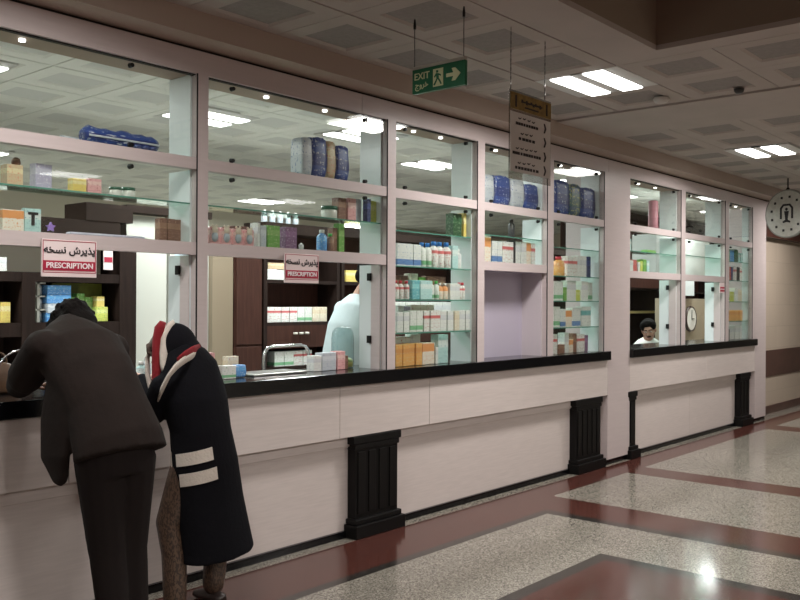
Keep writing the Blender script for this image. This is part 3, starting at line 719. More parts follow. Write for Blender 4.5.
# third window shelves (from 4.50 to 5.42)
row(4.60, [('white_blue', .085, .155, 3), ('white_green', .062, .175, 2, 'blue'), ('white_red', .072, .19, 3, 'blue'), ('aqua', .075, .17, 1), ('white_plain', .06, .15, 1, 'white')], 4.01, 1.767+E2, 'on second shelf, third window', 'goods on the second shelf of the third window')
row(4.60, [('white_red', .045, .13, 3, 'red'), ('teal', .085, .135, 1), ('aqua', .07, .135, 2), ('white_green', .045, .135, 2, 'green'), ('orange_white', .05, .12, 2, 'white'), ('white_plain', .06, .12, 2), ('white_red', .042, .13, 2, 'red')], 4.00, 1.535+E2, 'on third shelf, third window', 'goods on the third shelf of the third window')
row(4.62, [('brown', .10, .17, 2), ('cream', .10, .185, 1), ('green', .08, .16, 1), ('brown', .12, .17, 2)], 4.085, 1.535+E2, 'in back row of third shelf, third window', 'back row on the third shelf of the third window', .05)
row(4.60, [('white_plain', .062, .14, 2), ('white_green', .072, .15, 2), ('white_red', .062, .15, 3), ('white_plain', .072, .145, 2), ('cream', .06, .145, 1), ('white_plain', .07, .15, 2)], 4.00, 1.305+E2, 'on fourth shelf, third window', 'goods on the fourth shelf of the third window')
row(4.70, [('white_green', .07, .185, 1), ('lilac', .07, .18, 1), ('cream', .09, .19, 3)], 4.085, 1.305+E2, 'in back row of fourth shelf, third window', 'back row on the fourth shelf of the third window', .05)
row(4.60, [('orange', .07, .15, 2), ('orange', .066, .155, 2), ('orange_white', .07, .155, 2), ('white_plain', .03, .12, 1), ('aqua', .12, .21, 1), ('black', .03, .17, 1)], 4.02, 1.068+E2, 'on the countertop in third window', 'goods on the countertop in the third window')
row(4.64, [('white_red', .11, .20, 2), ('white_plain', .12, .215, 1)], 4.10, 1.068+E2, 'behind the orange cartons, third window', 'back row on the countertop in the third window', .05)
carton('darkgreen', 5.30, 4.02, 2.010+E2, .11, .07, .17, 'dark green box on the top shelf of the third window')
carton('yellow', 5.395, 4.02, 2.010+E2, .035, .07, .18, 'yellow striped box beside the dark green box, left one'); carton('sand', 5.437-.018-.01, 4.08, 2.010+E2, .02, .06, .175, 'thin tan box right of the yellow striped box')
# fourth window, middle box
row(5.60, [('orange_white', .07, .20, 2), ('white_blue', .07, .17, 2), ('white_red', .075, .175, 2), ('black', .035, .19, 1), ('white_plain', .075, .18, 2), ('orange_white', .07, .185, 1), ('white_red', .06, .18, 1)], 4.02, Z_R2T+.000+E2, 'in the fourth window', 'goods in the middle box of the fourth window')
bottle('black', 'black', 6.08, 4.02, 2.045+E2, .028, .15, 'small black bottle on the glass shelf of the fourth window')
# fifth window shelves
bottle('orange', 'red', 6.83, 4.02, 1.752+E2, .055, .17, 'plump orange bottle at left on second shelf of fifth window')
row(6.93, [('white_red', .08, .18, 2), ('white_plain', .08, .19, 2), ('navy', .10, .19, 1)], 4.02, 1.752+E2, 'on second shelf, fifth window', 'goods on the second shelf of the fifth window')
row(6.62, [('white_green', .08, .17, 3), ('green', .05, .12, 1), ('white_plain', .08, .18, 2), ('yellow_green', .07, .10, 1), ('white_plain', .075, .18, 2), ('white_green', .07, .17, 1)], 4.02, 1.533+E2, 'on third shelf, fifth window', 'goods on the third shelf of the fifth window')
row(6.62, [('white_green', .09, .18, 2), ('white_blue', .08, .16, 1), ('orange_white', .06, .15, 2), ('white_blue', .08, .17, 2), ('white_teal', .08, .18, 2)], 4.02, 1.300+E2, 'on fourth shelf, fifth window', 'goods on the fourth shelf of the fifth window')
row(6.62, [('white_red', .075, .17, 2), ('brown', .11, .08, 1), ('white_plain', .075, .18, 1), ('orange_white', .07, .12, 1), ('brown', .06, .17, 1), ('white_red', .07, .16, 2), ('purple', .06, .15, 1)], 4.02, 1.068+E2, 'on the countertop in fifth window', 'goods on the countertop in the fifth window')
# top boxes: nappy packs
def softpack(name, key, x, y, z, w_, d_, h_, label, cat='diaper pack', group=None, parts=()):
    mb = MB(); k = 9
    b = bmesh.new(); bmesh.ops.create_cube(b, size=1); bmesh.ops.subdivide_edges(b, edges=b.edges[:], cuts=5, use_grid_fill=True)
    for v in b.verts:
        p = v.co*2; f = lambda a: math.copysign(abs(a)**.9, a)
        q_ = 1 - .045*(p.x**2*p.y**2 + p.y**2*p.z**2 + p.x**2*p.z**2) + .02*math.sin(9*p.x+4*p.z)*abs(p.y)
        v.co = Vector((p.x*w_/2*q_, p.y*d_/2*q_, h_/2 + p.z*h_/2*q_))
    for f_ in b.faces: f_.smooth = True
    zmin = min(v.co.z for v in b.verts)
    for v in b.verts: v.co.z -= zmin
    mb.merge(b, PK[key])
    o = mb.build(name, None, None); o.location = (x, y, z); return tag(o, label, cat, group)
ZT = Z_R1T+E2
softpack('diaper_pack', 'silver', 3.75, 4.03, ZT, .08, .12, .245, 'silver end pack at left of the diaper packs, second window')
softpack('diaper_pack', 'diaper', 3.853, 4.03, ZT, .12, .13, .26, 'navy diaper pack beside the silver pack, second window')
softpack('diaper_pack', 'sand', 3.955, 4.03, ZT, .08, .12, .25, 'beige striped pack between navy packs, second window')
softpack('diaper_pack', 'diaper', 4.055, 4.03, ZT, .115, .13, .235, 'navy diaper pack at right of the beige one, second window')
softpack('diaper_pack', 'silver', 5.70, 4.03, ZT, .13, .12, .235, 'silver white pack at left in top of fourth window')
softpack('diaper_pack', 'diaper', 5.88, 4.03, ZT, .22, .13, .245, 'bright navy diaper pack behind the direction board, fourth window')
softpack('diaper_pack', 'silver', 6.10, 4.03, ZT, .19, .13, .24, 'silver blue pack in the middle top of the fourth window')
softpack('diaper_pack', 'diaper', 6.31, 4.03, ZT, .20, .13, .22, 'navy diaper pack at right in top of fourth window')
softpack('diaper_pack', 'diaper', 6.80, 4.03, ZT, .26, .13, .31, 'tall navy diaper pack at left in top of fifth window')
softpack('diaper_pack', 'diaper_green', 7.04, 4.03, ZT, .18, .13, .30, 'green and yellow printed pack in top of fifth window')
softpack('diaper_pack', 'diaper', 7.28, 4.03, ZT, .26, .13, .29, 'tall navy diaper pack at right in top of fifth window')
# rolled blue bundle of the first window
def bundle():
    t = thing('cloth_bundle', 'long rolled dark blue bundle lying in the top of the first window', 'bundle', (2.49, 4.03, ZT))
    mb = MB(); rings = []
    for i in range(15):
        x = -.21 + .42*i/14; r = .048*(1+.10*math.sin(i*1.9)); e = 1 if 0 < i < 14 else .6
        rings.append((Vector((x, 0, .048+.003*math.sin(i))), r*e*1.1, r*e, (0, 1, 0)))
    mb.loft(rings, PK['diaper'], 14); mb.build('roll', None, t)
    mb = MB(); mb.box(-.20, .20, -.058, -.050, .040, .050, PK['silver'], .002); mb.build('silver_stripe', None, t)
    for i in range(4): MB().ell(Vector((.03+i*.045, -.045, .022)), .020, .018, .018, PK['navy']).build('fold', None, t)
bundle()
tag(MB().lathe([(0, 0), (.016, 0), (.016, .09), (.004, .10), (0, .10)], (0, 0, 0), PK['silver']).build('tube'), 'small white tube lying left of the blue bundle', 'tube')
bpy.data.objects['tube'].rotation_euler = (0, R(-90), 0); bpy.data.objects['tube'].location = (2.26, 4.03, ZT+.016)
# first window, glass shelf
S1 = 2.045+E2
carton('sand', 1.925, 4.02, S1, .075, .07, .095, 'orange and tan carton at left on the first window shelf')
tag(MB().lathe([(0, 0), (.018, 0), (.022, .01), (.018, .028), (.008, .035), (0, .035)], (1.945, 4.02, S1+.098), PK['brown']).build('round_tin'), 'small dark brown tin on top of the orange tan carton', 'tin')
carton('lilac', 2.065, 4.02, S1, .085, .05, .115, 'lilac grey carton with print on the first window shelf', rz=.1)
carton('yellow', 2.25, 4.02, S1, .072, .05, .068, 'small yellow carton on the first window shelf'); carton('pink', 2.33, 4.02, S1, .076, .05, .075, 'small pink carton right of the yellow carton')
def jar(x, label, s_=1., z=S1, capm=(.02, .12, .07)):
    t = thing('jar', label, 'jar', (x, 4.02, z))
    MB().lathe([(0, 0), (.028*s_, 0), (.030*s_, .004), (.030*s_, .030*s_), (.027*s_, .034*s_), (0, .034*s_)], (0, 0, 0), mat('jar_white', (.70, .72, .66), .3)).build('body', None, t)
    MB().lathe([(0, .034*s_), (.031*s_, .034*s_), (.031*s_, .047*s_), (0, .047*s_)], (0, 0, 0), mat('jar_lid', capm, .3)).build('lid', None, t)
jar(2.46, 'small white jar with dark green lid, left of the pair on first window shelf'); jar(2.535, 'small white jar with dark green lid, right of the pair on first window shelf', 1.1)
# first window, lower floor of the middle box
S2 = Z_R2T+E2
carton('orange_white', 1.92, 4.02, S2, .10, .06, .10, 'orange, white and black patterned carton at left edge of first window', rz=.0)
c_ = carton('aqua', 2.02, 4.02, S2, .08, .03, .115, 'pale teal card box with a black letter shape, first window')
b = MB(); b.box(-.025, .025, -.0175, -.0155, .085, .098, INK); b.box(-.008, .008, -.0175, -.0155, .035, .085, INK); b.build('printed_mark', None, c_)
st = MB(); st.prism([(.024*math.cos(R(90+36*k))*(1 if k % 2 == 0 else .5), .028+.024*math.sin(R(90+36*k))*(1 if k % 2 == 0 else .5)) for k in range(10)], 'y', -.008, .008, mat('violet_plastic', (.30, .18, .55), .4)); o = st.build('star_toy'); o.location = (2.115, 4.02, S2-.003+.004+.006); tag(o, 'small violet star shaped ornament on the first window ledge', 'ornament')
tag(MB().box(2.20, 2.62, 3.99, 4.04, S2, S2+.018, PK['lilac'], .008).build('film_wrap'), 'flat crumpled clear and lilac wrapped packet on first window ledge', 'packet')
row(2.725, [('brown', .045, .125, 4)], 4.05, S2, 'red brown packs at right of first window', 'small brown packs at the right end of the first window', .05)
# second window, middle box
S3 = S2
def figure_pack(x, label):
    t = thing('doll_pack', label, 'toy pack', (x, 4.03, S3))
    MB().box(-.034, .034, -.022, .022, 0, .10, PK['pink'], .004).build('pack', None, t)
    mb = MB(); mb.ell(Vector((0, -.022, .085)), .02, .012, .022, mat('doll_cream', (.72, .62, .5), .6)); mb.ell(Vector((-.014, -.022, .108)), .007, .006, .008, mat('doll_cream', (.72, .62, .5), .6)); mb.ell(Vector((.014, -.022, .108)), .007, .006, .008, mat('doll_cream', (.72, .62, .5), .6)); mb.ell(Vector((0, -.022, .045)), .022, .012, .028, mat('doll_grey', (.4, .45, .5), .6)); mb.build('soft_toy', None, t)
for i, nm in enumerate(['leftmost', 'second', 'third', 'rightmost']): figure_pack(3.075+i*.083, f'{nm} of four small pink packs with a cream soft toy, second window')
carton('white_plain', 3.385, 4.03, S3, .018, .07, .145, 'thin upright white carton in the second window'); carton('silver', 3.42, 4.03, S3, .042, .07, .13, 'grey white carton left of the green box, second window')
carton('green', 3.50, 4.03, S3, .095, .07, .135, 'bright green box in the middle of the second window'); carton('purple', 3.64, 4.03, S3, .09, .07, .135, 'dark purple patterned box right of the green box')
tag(MB().lathe([(0, 0), (.014, 0), (.016, .03), (0, .045)], (3.715, 3.99, S3), PK['white_plain']).build('small_tube'), 'tiny white tube standing beside the purple box', 'tube')
bottle('blue', 'white', 3.930, 4.03, S3, .033, .14, 'light blue bottle with white cap in the second window'); bottle('brown', 'green', 3.994, 4.02, S3, .026, .12, 'brown bottle with green cap beside the light blue bottle')
carton('brown', 4.045, 4.05, S3, .04, .05, .16, 'narrow brown carton between green capped bottle and green carton'); carton('green', 4.095, 4.04, S3, .05, .05, .19, 'tall green and tan carton at right in the second window')
jar(3.985, 'pale jar with dark lid on the second window glass shelf', 1.7, S1, (.03, .05, .09))
carton('brown', 4.075, 4.02, S1, .075, .06, .14, 'red brown pack on the second window glass shelf'); carton('pink', 4.165, 4.02, S1, .075, .06, .145, 'pinkish pack right of the red brown pack')
carton('silver', 4.245, 4.04, S1, .06, .06, .15, 'grey white box with dark top on second window shelf'); carton('navy', 4.295, 3.98, S1+.0, .035, .04, .15, 'narrow dark navy box on second window shelf')
carton('yellow_green', 4.365, 4.01, S1, .06, .05, .145, 'lime yellow box at right end of the second window shelf')
# on the countertop, behind the second window
CT = 1.068+E2
carton('pink', 3.145, 4.16, CT, .06, .06, .15, 'tall pink and white carton beside the woman on the countertop'); carton('white_green', 3.235, 4.10, CT, .085, .07, .075, 'small white carton with dark mark right of the pink carton')
softpack('plastic_pouch', 'blue', 3.33, 4.12, CT, .09, .06, .075, 'shiny blue pouch on the countertop near the woman', 'pouch'); carton('cream', 3.335, 4.19, CT, .08, .05, .12, 'cream carton standing behind the shiny blue pouch')
t = tag(MB().box(3.42, 3.86, 4.08, 4.30, CT, CT+.012, mat('tray_steel', (.4, .4, .38), .3, metal=.8), .004).build('tray'), 'flat metal tray on the countertop in the second window', 'tray')
row(3.93, [('white_plain', .07, .10, 1), ('silver', .065, .115, 2), ('pink', .075, .12, 1), ('brown', .03, .09, 1)], 4.13, CT, 'on countertop before the pharmacist', 'cartons on the countertop before the pharmacist', .07)
t = thing('donation_box', 'rounded clear plastic box with yellow contents on the countertop', 'plastic box', (4.33, 4.23, CT))
CL = glass('cloudy_plastic', (.72, .80, .80), .9, .15)
mb = MB(); mb.loft([(Vector((0, 0, z)), a, a*.75, (1, 0, 0)) for a, z in ((.085, 0), (.088, .01), (.088, .20), (.080, .245), (.055, .27), (.01, .28))], None, 20); mb.build('clear_cover', CL, t)
mb = MB(); mb.lathe([(0, .004), (.070, .004), (.072, .05), (.05, .065), (0, .068)], (0, 0, 0), P('yg_pile', (.45, .45, .08), (.6, .55, .2), (.2, .3, .05))); mb.build('contents', None, t)
# first window countertop, left: handbags and a cable loop
def bag(x, y, s_, key, label, c):
    t = thing('handbag', label, 'handbag', (x, y, CT)); m_ = mat('bag_'+key, c, .5, noise=.2, nscale=20)
    mb = MB(); mb.loft([(Vector((0, 0, z*s_)), a*s_, b_*s_, (1, 0, 0)) for z, a, b_ in ((0, .15, .06), (.02, .16, .07), (.12, .13, .055), (.19, .08, .03), (.205, .05, .015))], m_, 18); mb.build('body', None, t)
    mb = MB(); mb.tube([(.05*s_*math.cos(R(a)), 0, .20*s_+.07*s_*math.sin(R(a))) for a in range(0, 181, 20)], .007*s_, m_, 6); mb.build('handle', None, t)
bag(1.975, 4.24, .72, 'brown', 'brown handbag on the countertop behind the man\'s elbow', (.10, .055, .03)); bag(1.74, 4.20, .72, 'dark', 'nearly black handbag at the left edge of the countertop', (.018, .016, .014))
mb = MB(); mb.tube([(2.02+.13*math.cos(R(a)), 4.13, CT+.01+.20*math.sin(R(a))) for a in range(0, 181, 15)], .005, STEEL, 8); tag(mb.build('steel_hoop'), 'thin curved steel hoop standing on the countertop beside the man', 'hoop')
carton('white_plain', 1.72, 4.0, CT, .16, .10, .012, 'white paper pad lying on the countertop at the left edge', cat='paper pad', name='paper_pad')
for i, (x, c) in enumerate([(2.72, 'aqua'), (2.79, 'silver'), (2.68, 'white_plain')]):
    bottle(c, 'white', x, 4.18+.06*i, CT, .027, .12+.02*i, ['pale aqua bottle on the countertop behind the woman\'s hands', 'silver bottle on the countertop next to the aqua bottle', 'plain white bottle on the countertop in front of the white door'][i])
# goods in the dark shelving behind the man
ZB = 1.352
row(2.97, [('yellow', .07, .15, 1)], 6.42, ZB, 'in the left pigeonhole behind the man', None, .12); 
carton('yellow', 2.84, 6.42, ZB, .10, .12, .15, 'yellow carton in dark pigeonhole at the far left edge')
for k in range(3):
    t = thing('bottle_rack', ['lowest', 'middle', 'topmost'][k]+' white rack of the stack beside the blue cartons', 'rack', (3.26, 6.42, ZB+k*.1005))
    mb = MB(); mb.box(-.01, .01, -.05, .05, 0, .1, DOORW); mb.box(-.055, .055, -.05, .05, .088, .1, DOORW); mb.box(-.055, -.048, -.05, .05, 0, .1, DOORW); mb.build('frame', None, t)
    MB().lathe([(0, .0), (.017, 0), (.017, .07), (0, .08)], (.032, 0, .001), PK['silver']).build('bottle_inside', None, t)
zz = ZB
for k in range(4):
    carton(['blue', 'silver', 'blue', 'blue'][k], 3.415, 6.42, zz, .19, .14, .068, ['lowest', 'second', 'third', 'topmost'][k]+' wide carton in the bright blue stack behind the man', 'wide cartons stacked behind the man'); zz += .0705
carton('yellow_green', 3.775, 6.40, ZB, .10, .10, .115, 'lower lime yellow box stacked in the dark shelving'); carton('yellow', 3.765, 6.40, ZB+.1165, .065, .09, .08, 'small yellow box on top of the lime yellow box')
for i in range(3): carton('green', 3.555+i*.070, 6.45, ZB, .065, .08, .19+.03*(i % 2), ['left', 'middle', 'right'][i]+' green box in front of the olive panel behind the man', rz=0)
carton('white_plain', 2.95, 6.42, 1.727, .12, .14, .10, 'white box on top of the pigeonholes at the left edge')
t = thing('wall_notice', 'small pink notice fixed to the dark shelving behind the sign', 'notice', (3.79, 6.29, 1.84)); MB().box(-.04, .04, 0, .006, -.08, .08, SIGNW).build('board', None, t); MB().box(-.035, .035, -.002, 0, -.02, .02, CRIM).build('crimson_band', None, t)
# goods in the reddish shelving
row(5.47, [('white_red', .098, .145, 4), ('white_green', .098, .145, 2), ('cream', .098, .145, 2)], 6.42, 1.3165, 'in long row behind second window', 'long row of white cartons behind the second window', .12)
row(5.59, [('white_green', .12, .145, 2), ('white_red', .12, .145, 2)], 6.42, .8915, 'in low row behind the tube chair', 'low row of white cartons behind the tube chair', .12)
row(5.48, [('white_plain', .13, .10, 2)], 6.42, 1.7215, 'on upper brown shelf behind second window', 'white cartons on the upper brown shelf', .12)
carton('sand', 5.64, 6.42, 1.823, .28, .12, .06, 'flat orange brown carton lying across the two white upper cartons', rz=0)
row(6.55, [('yellow', .14, .12, 3)], 6.42, 1.7215, 'on shelf beyond the pharmacist', 'yellow cartons on the shelf beyond the pharmacist', .12)
for i in range(5): bottle('silver', 'white', 5.50+i*.10, 6.42, 2.262, .03, .12, f'{ORD[i]} small silver bottle on top of the reddish shelving', 'silver bottles on top of the reddish shelving')
for u, (xa, n) in enumerate([(6.55, 14), (8.75, 16), (11.4, 20)]):
    row(xa+.02, [('white_plain', .13, .20, n)], 6.42, 1.3165 , 'on the deep shelf, '+['left', 'middle', 'right'][u]+' back unit', 'white cartons on the deep back shelves', .12)
# sixth window goods
row(8.05, [('white_plain', .09, .11, 2), ('red', .10, .12, 1), ('white_plain', .05, .10, 1), ('yellow_green', .06, .11, 1), ('green', .08, .13, 1), ('aqua', .07, .12, 1)], 4.03, S2, 'in the sixth window', 'goods in the middle box of the sixth window')
row(8.02, [('black', .05, .13, 2, 'black'), ('aqua', .07, .12, 1), (None, .35), ('green', .2, .03, 1)], 4.03, 2.035+E2, 'on the sixth window glass shelf', 'goods on the glass shelf of the sixth window')
mb = MB(); mb.lathe([(0, 0), (.05, 0), (.053, .01), (.05, .30), (.035, .31), (0, .31)], (8.80, 4.04, ZT), mat('pink_plastic', (.50, .22, .27), .5)); tag(mb.build('storage_tube'), 'tall pink cylinder standing in the top of the sixth window', 'cylinder')
row(8.25, [('red', .12, .10, 2), ('brown', .14, .12, 1)], 5.3, 1.72, 'high behind the seated pharmacist', 'goods on the wall shelf behind the seated pharmacist', .1)
sh = thing('wall_shelf', 'dark brown shelf box behind the seated pharmacist', 'shelf', (8.9, 5.3, 1.5)); rel(MB().box(8.1, 12.2, 5.2, 5.45, 1.69, 1.719, DKWOOD).build('upper_board'), sh); rel(MB().box(8.1, 12.2, 5.2, 5.45, 1.38, 1.41, mat('yellow_wood', (.42, .34, .14), .5)).build('lower_board'), sh)
rel(MB().box(8.1, 12.2, 5.45, 5.47, 0, 1.719, DKWOOD).build('back_board'), sh)
# eighth window shelves
row(10.62, [('navy', .05, .16, 1), ('aqua', .06, .16, 1, 'green'), ('green', .07, .15, 2), ('blue', .07, .14, 2), ('darkgreen', .07, .16, 2), ('aqua', .06, .12, 2)], 4.03, 2.03+E2-.0, 'on first shelf, eighth window', 'goods on the first shelf of the eighth window')
row(10.60, [('black', .06, .18, 1), ('white_plain', .09, .17, 2), ('red', .04, .17, 2), ('navy', .05, .17, 1), ('white_red', .05, .18, 2), ('black', .05, .17, 2), ('white_red', .05, .17, 2)], 4.03, 1.80+E2, 'on second shelf, eighth window', 'goods on the second shelf of the eighth window')
row(10.60, [('white_green', .09, .17, 3), ('yellow_green', .07, .12, 2), ('white_plain', .07, .17, 2), ('cream', .06, .15, 2)], 4.03, 1.54+E2, 'on third shelf, eighth window', 'goods on the third shelf of the eighth window')
row(10.60, [('white_teal', .08, .14, 3), ('orange', .11, .13, 4)], 4.03, 1.30+E2, 'on fourth shelf, eighth window', 'goods on the fourth shelf of the eighth window')
row(10.60, [('aqua', .07, .15, 3), ('black', .06, .13, 1), ('white_plain', .08, .17, 5)], 4.03, CT, 'on the countertop in eighth window', 'goods on the countertop in the eighth window')

# ------------------------------------------------------------------ people
def remeshed(mb, name, vox, smooth=4, noise=0.):
    bmesh.ops.recalc_face_normals(mb.bm, faces=mb.bm.faces[:])
    me = bpy.data.meshes.new(name); mb.bm.to_mesh(me); mb.bm.free()
    o = bpy.data.objects.new('tmp', me); COL.objects.link(o)
    md = o.modifiers.new('r', 'REMESH'); md.mode = 'VOXEL'; md.voxel_size = vox; md.use_smooth_shade = True
    if smooth:
        sm = o.modifiers.new('s', 'SMOOTH'); sm.iterations = smooth; sm.factor = .5
    bpy.context.view_layer.update()
    out = bpy.data.meshes.new_from_object(o.evaluated_get(bpy.context.evaluated_depsgraph_get()))
    COL.objects.unlink(o); bpy.data.objects.remove(o)
    out.name = name; out.materials.clear()
    for p in out.polygons: p.use_smooth = True
    return out
def add(me, name, mats, parent=None, rule=None):
    for m_ in mats: me.materials.append(m_)
    if rule:
        for p in me.polygons: p.material_index = rule(p.center, p.normal)
    o = bpy.data.objects.new(name, me); COL.objects.link(o)
    if parent: o.parent = parent
    return o
SKIN = mat('skin', (.33, .185, .13), .5); HAIR = mat('black_hair', (.007, .006, .0055), .9, bump=.8, nscale=60, spec=.08)
EYEW = mat('eye_white', (.7, .68, .65), .3); EYED = mat('eye_dark', (.015, .01, .008), .3); LIP = mat('lip', (.30, .10, .09), .5)
def frame_of(f_, u_):
    f_ = Vector(f_).normalized(); u_ = Vector(u_); s_ = f_.cross(u_).normalized(); u_ = s_.cross(f_)
    return f_, s_, u_                                    # forward, right, up
def head(mb, c, f_, u_, s_=1.):
    f_, r_, u_ = frame_of(f_, u_); c = Vector(c)
    M = Matrix((r_, f_, u_)).transposed()
    at = lambda a, b, d: c + (r_*a + f_*b + u_*d)*s_
    mb.ell(at(0, -.012, .025), .075*s_, .093*s_, .088*s_, None, M); mb.ell(at(0, .018, -.035), .060*s_, .072*s_, .078*s_, None, M); mb.ell(at(0, .052, -.088), .028*s_, .028*s_, .022*s_, None, M)
    mb.cap(at(0, .080, .012), .009*s_, at(0, .104, -.028), .014*s_)
    mb.ell(at(0, .088, -.060), .024*s_, .010*s_, .011*s_, None, M); mb.ell(at(0, .076, .024), .052*s_, .014*s_, .010*s_, None, M)
    for k in (-1, 1): mb.ell(at(k*.077, -.004, -.012), .009*s_, .019*s_, .032*s_, None, M); mb.ell(at(k*.042, .062, -.028), .022*s_, .02*s_, .02*s_, None, M)
    return at, M
def face(parent, at, M, s_=1., brow=True):
    for k in (-1, 1):
        mb = MB(); mb.ell(at(k*.030, .081, .003), .011*s_, .007*s_, .0055*s_, EYEW, M); mb.ell(at(k*.030, .0865, .003), .0055*s_, .0025*s_, .0055*s_, EYED, M); mb.build('eye', None, parent)
        mb = MB(); mb.cap(at(k*.012, .092, .026), .0045*s_, at(k*.050, .080, .028), .003*s_, HAIR); mb.build('eyebrow', None, parent)
    mb = MB(); mb.ell(at(0, .096, -.060), .022*s_, .006*s_, .006*s_, LIP, M); mb.build('mouth', None, parent)
def hand(mb, wrist, d, up, s_=1., side=1, curl=.35):
    """palm with four unequal bent fingers and a thumb from the side of the palm"""
    d = Vector(d).normalized(); up = Vector(up); lat = d.cross(up).normalized()*side; up = lat.cross(d)*side; w_ = Vector(wrist)
    mb.loft([(w_, .024*s_, .018*s_, lat), (w_+d*.03*s_, .034*s_, .017*s_, lat), (w_+d*.085*s_, .041*s_, .014*s_, lat), (w_+d*.098*s_, .036*s_, .010*s_, lat)], None, 12)
    for i, (ln, o_) in enumerate(((.068, -.031), (.078, -.010), (.073, .011), (.056, .031))):
        p0 = w_ + d*.085*s_ + lat*o_*s_; q0 = p0 + (d + lat*o_*2 - up*curl*.3).normalized()*ln*.45*s_; q1 = q0 + (d - up*curl).normalized()*ln*.32*s_; q2 = q1 + (d - up*curl*2.2).normalized()*ln*.25*s_
        mb.cap(p0, .0095*s_, q0, .009*s_); mb.cap(q0, .009*s_, q1, .0082*s_); mb.cap(q1, .0082*s_, q2, .007*s_)
    a0 = w_ + d*.025*s_ - lat*.028*s_; a1 = a0 + (d*.7 - lat*.8 - up*.2).normalized()*.036*s_; a2 = a1 + (d - lat*.25 - up*.3).normalized()*.03*s_
    mb.cap(a0, .014*s_, a1, .011*s_); mb.cap(a1, .011*s_, a2, .009*s_)
def limb(mb, pts, m=None):
    for (a, ra), (b, rb_) in zip(pts, pts[1:]): mb.cap(a, ra, b, rb_, m)

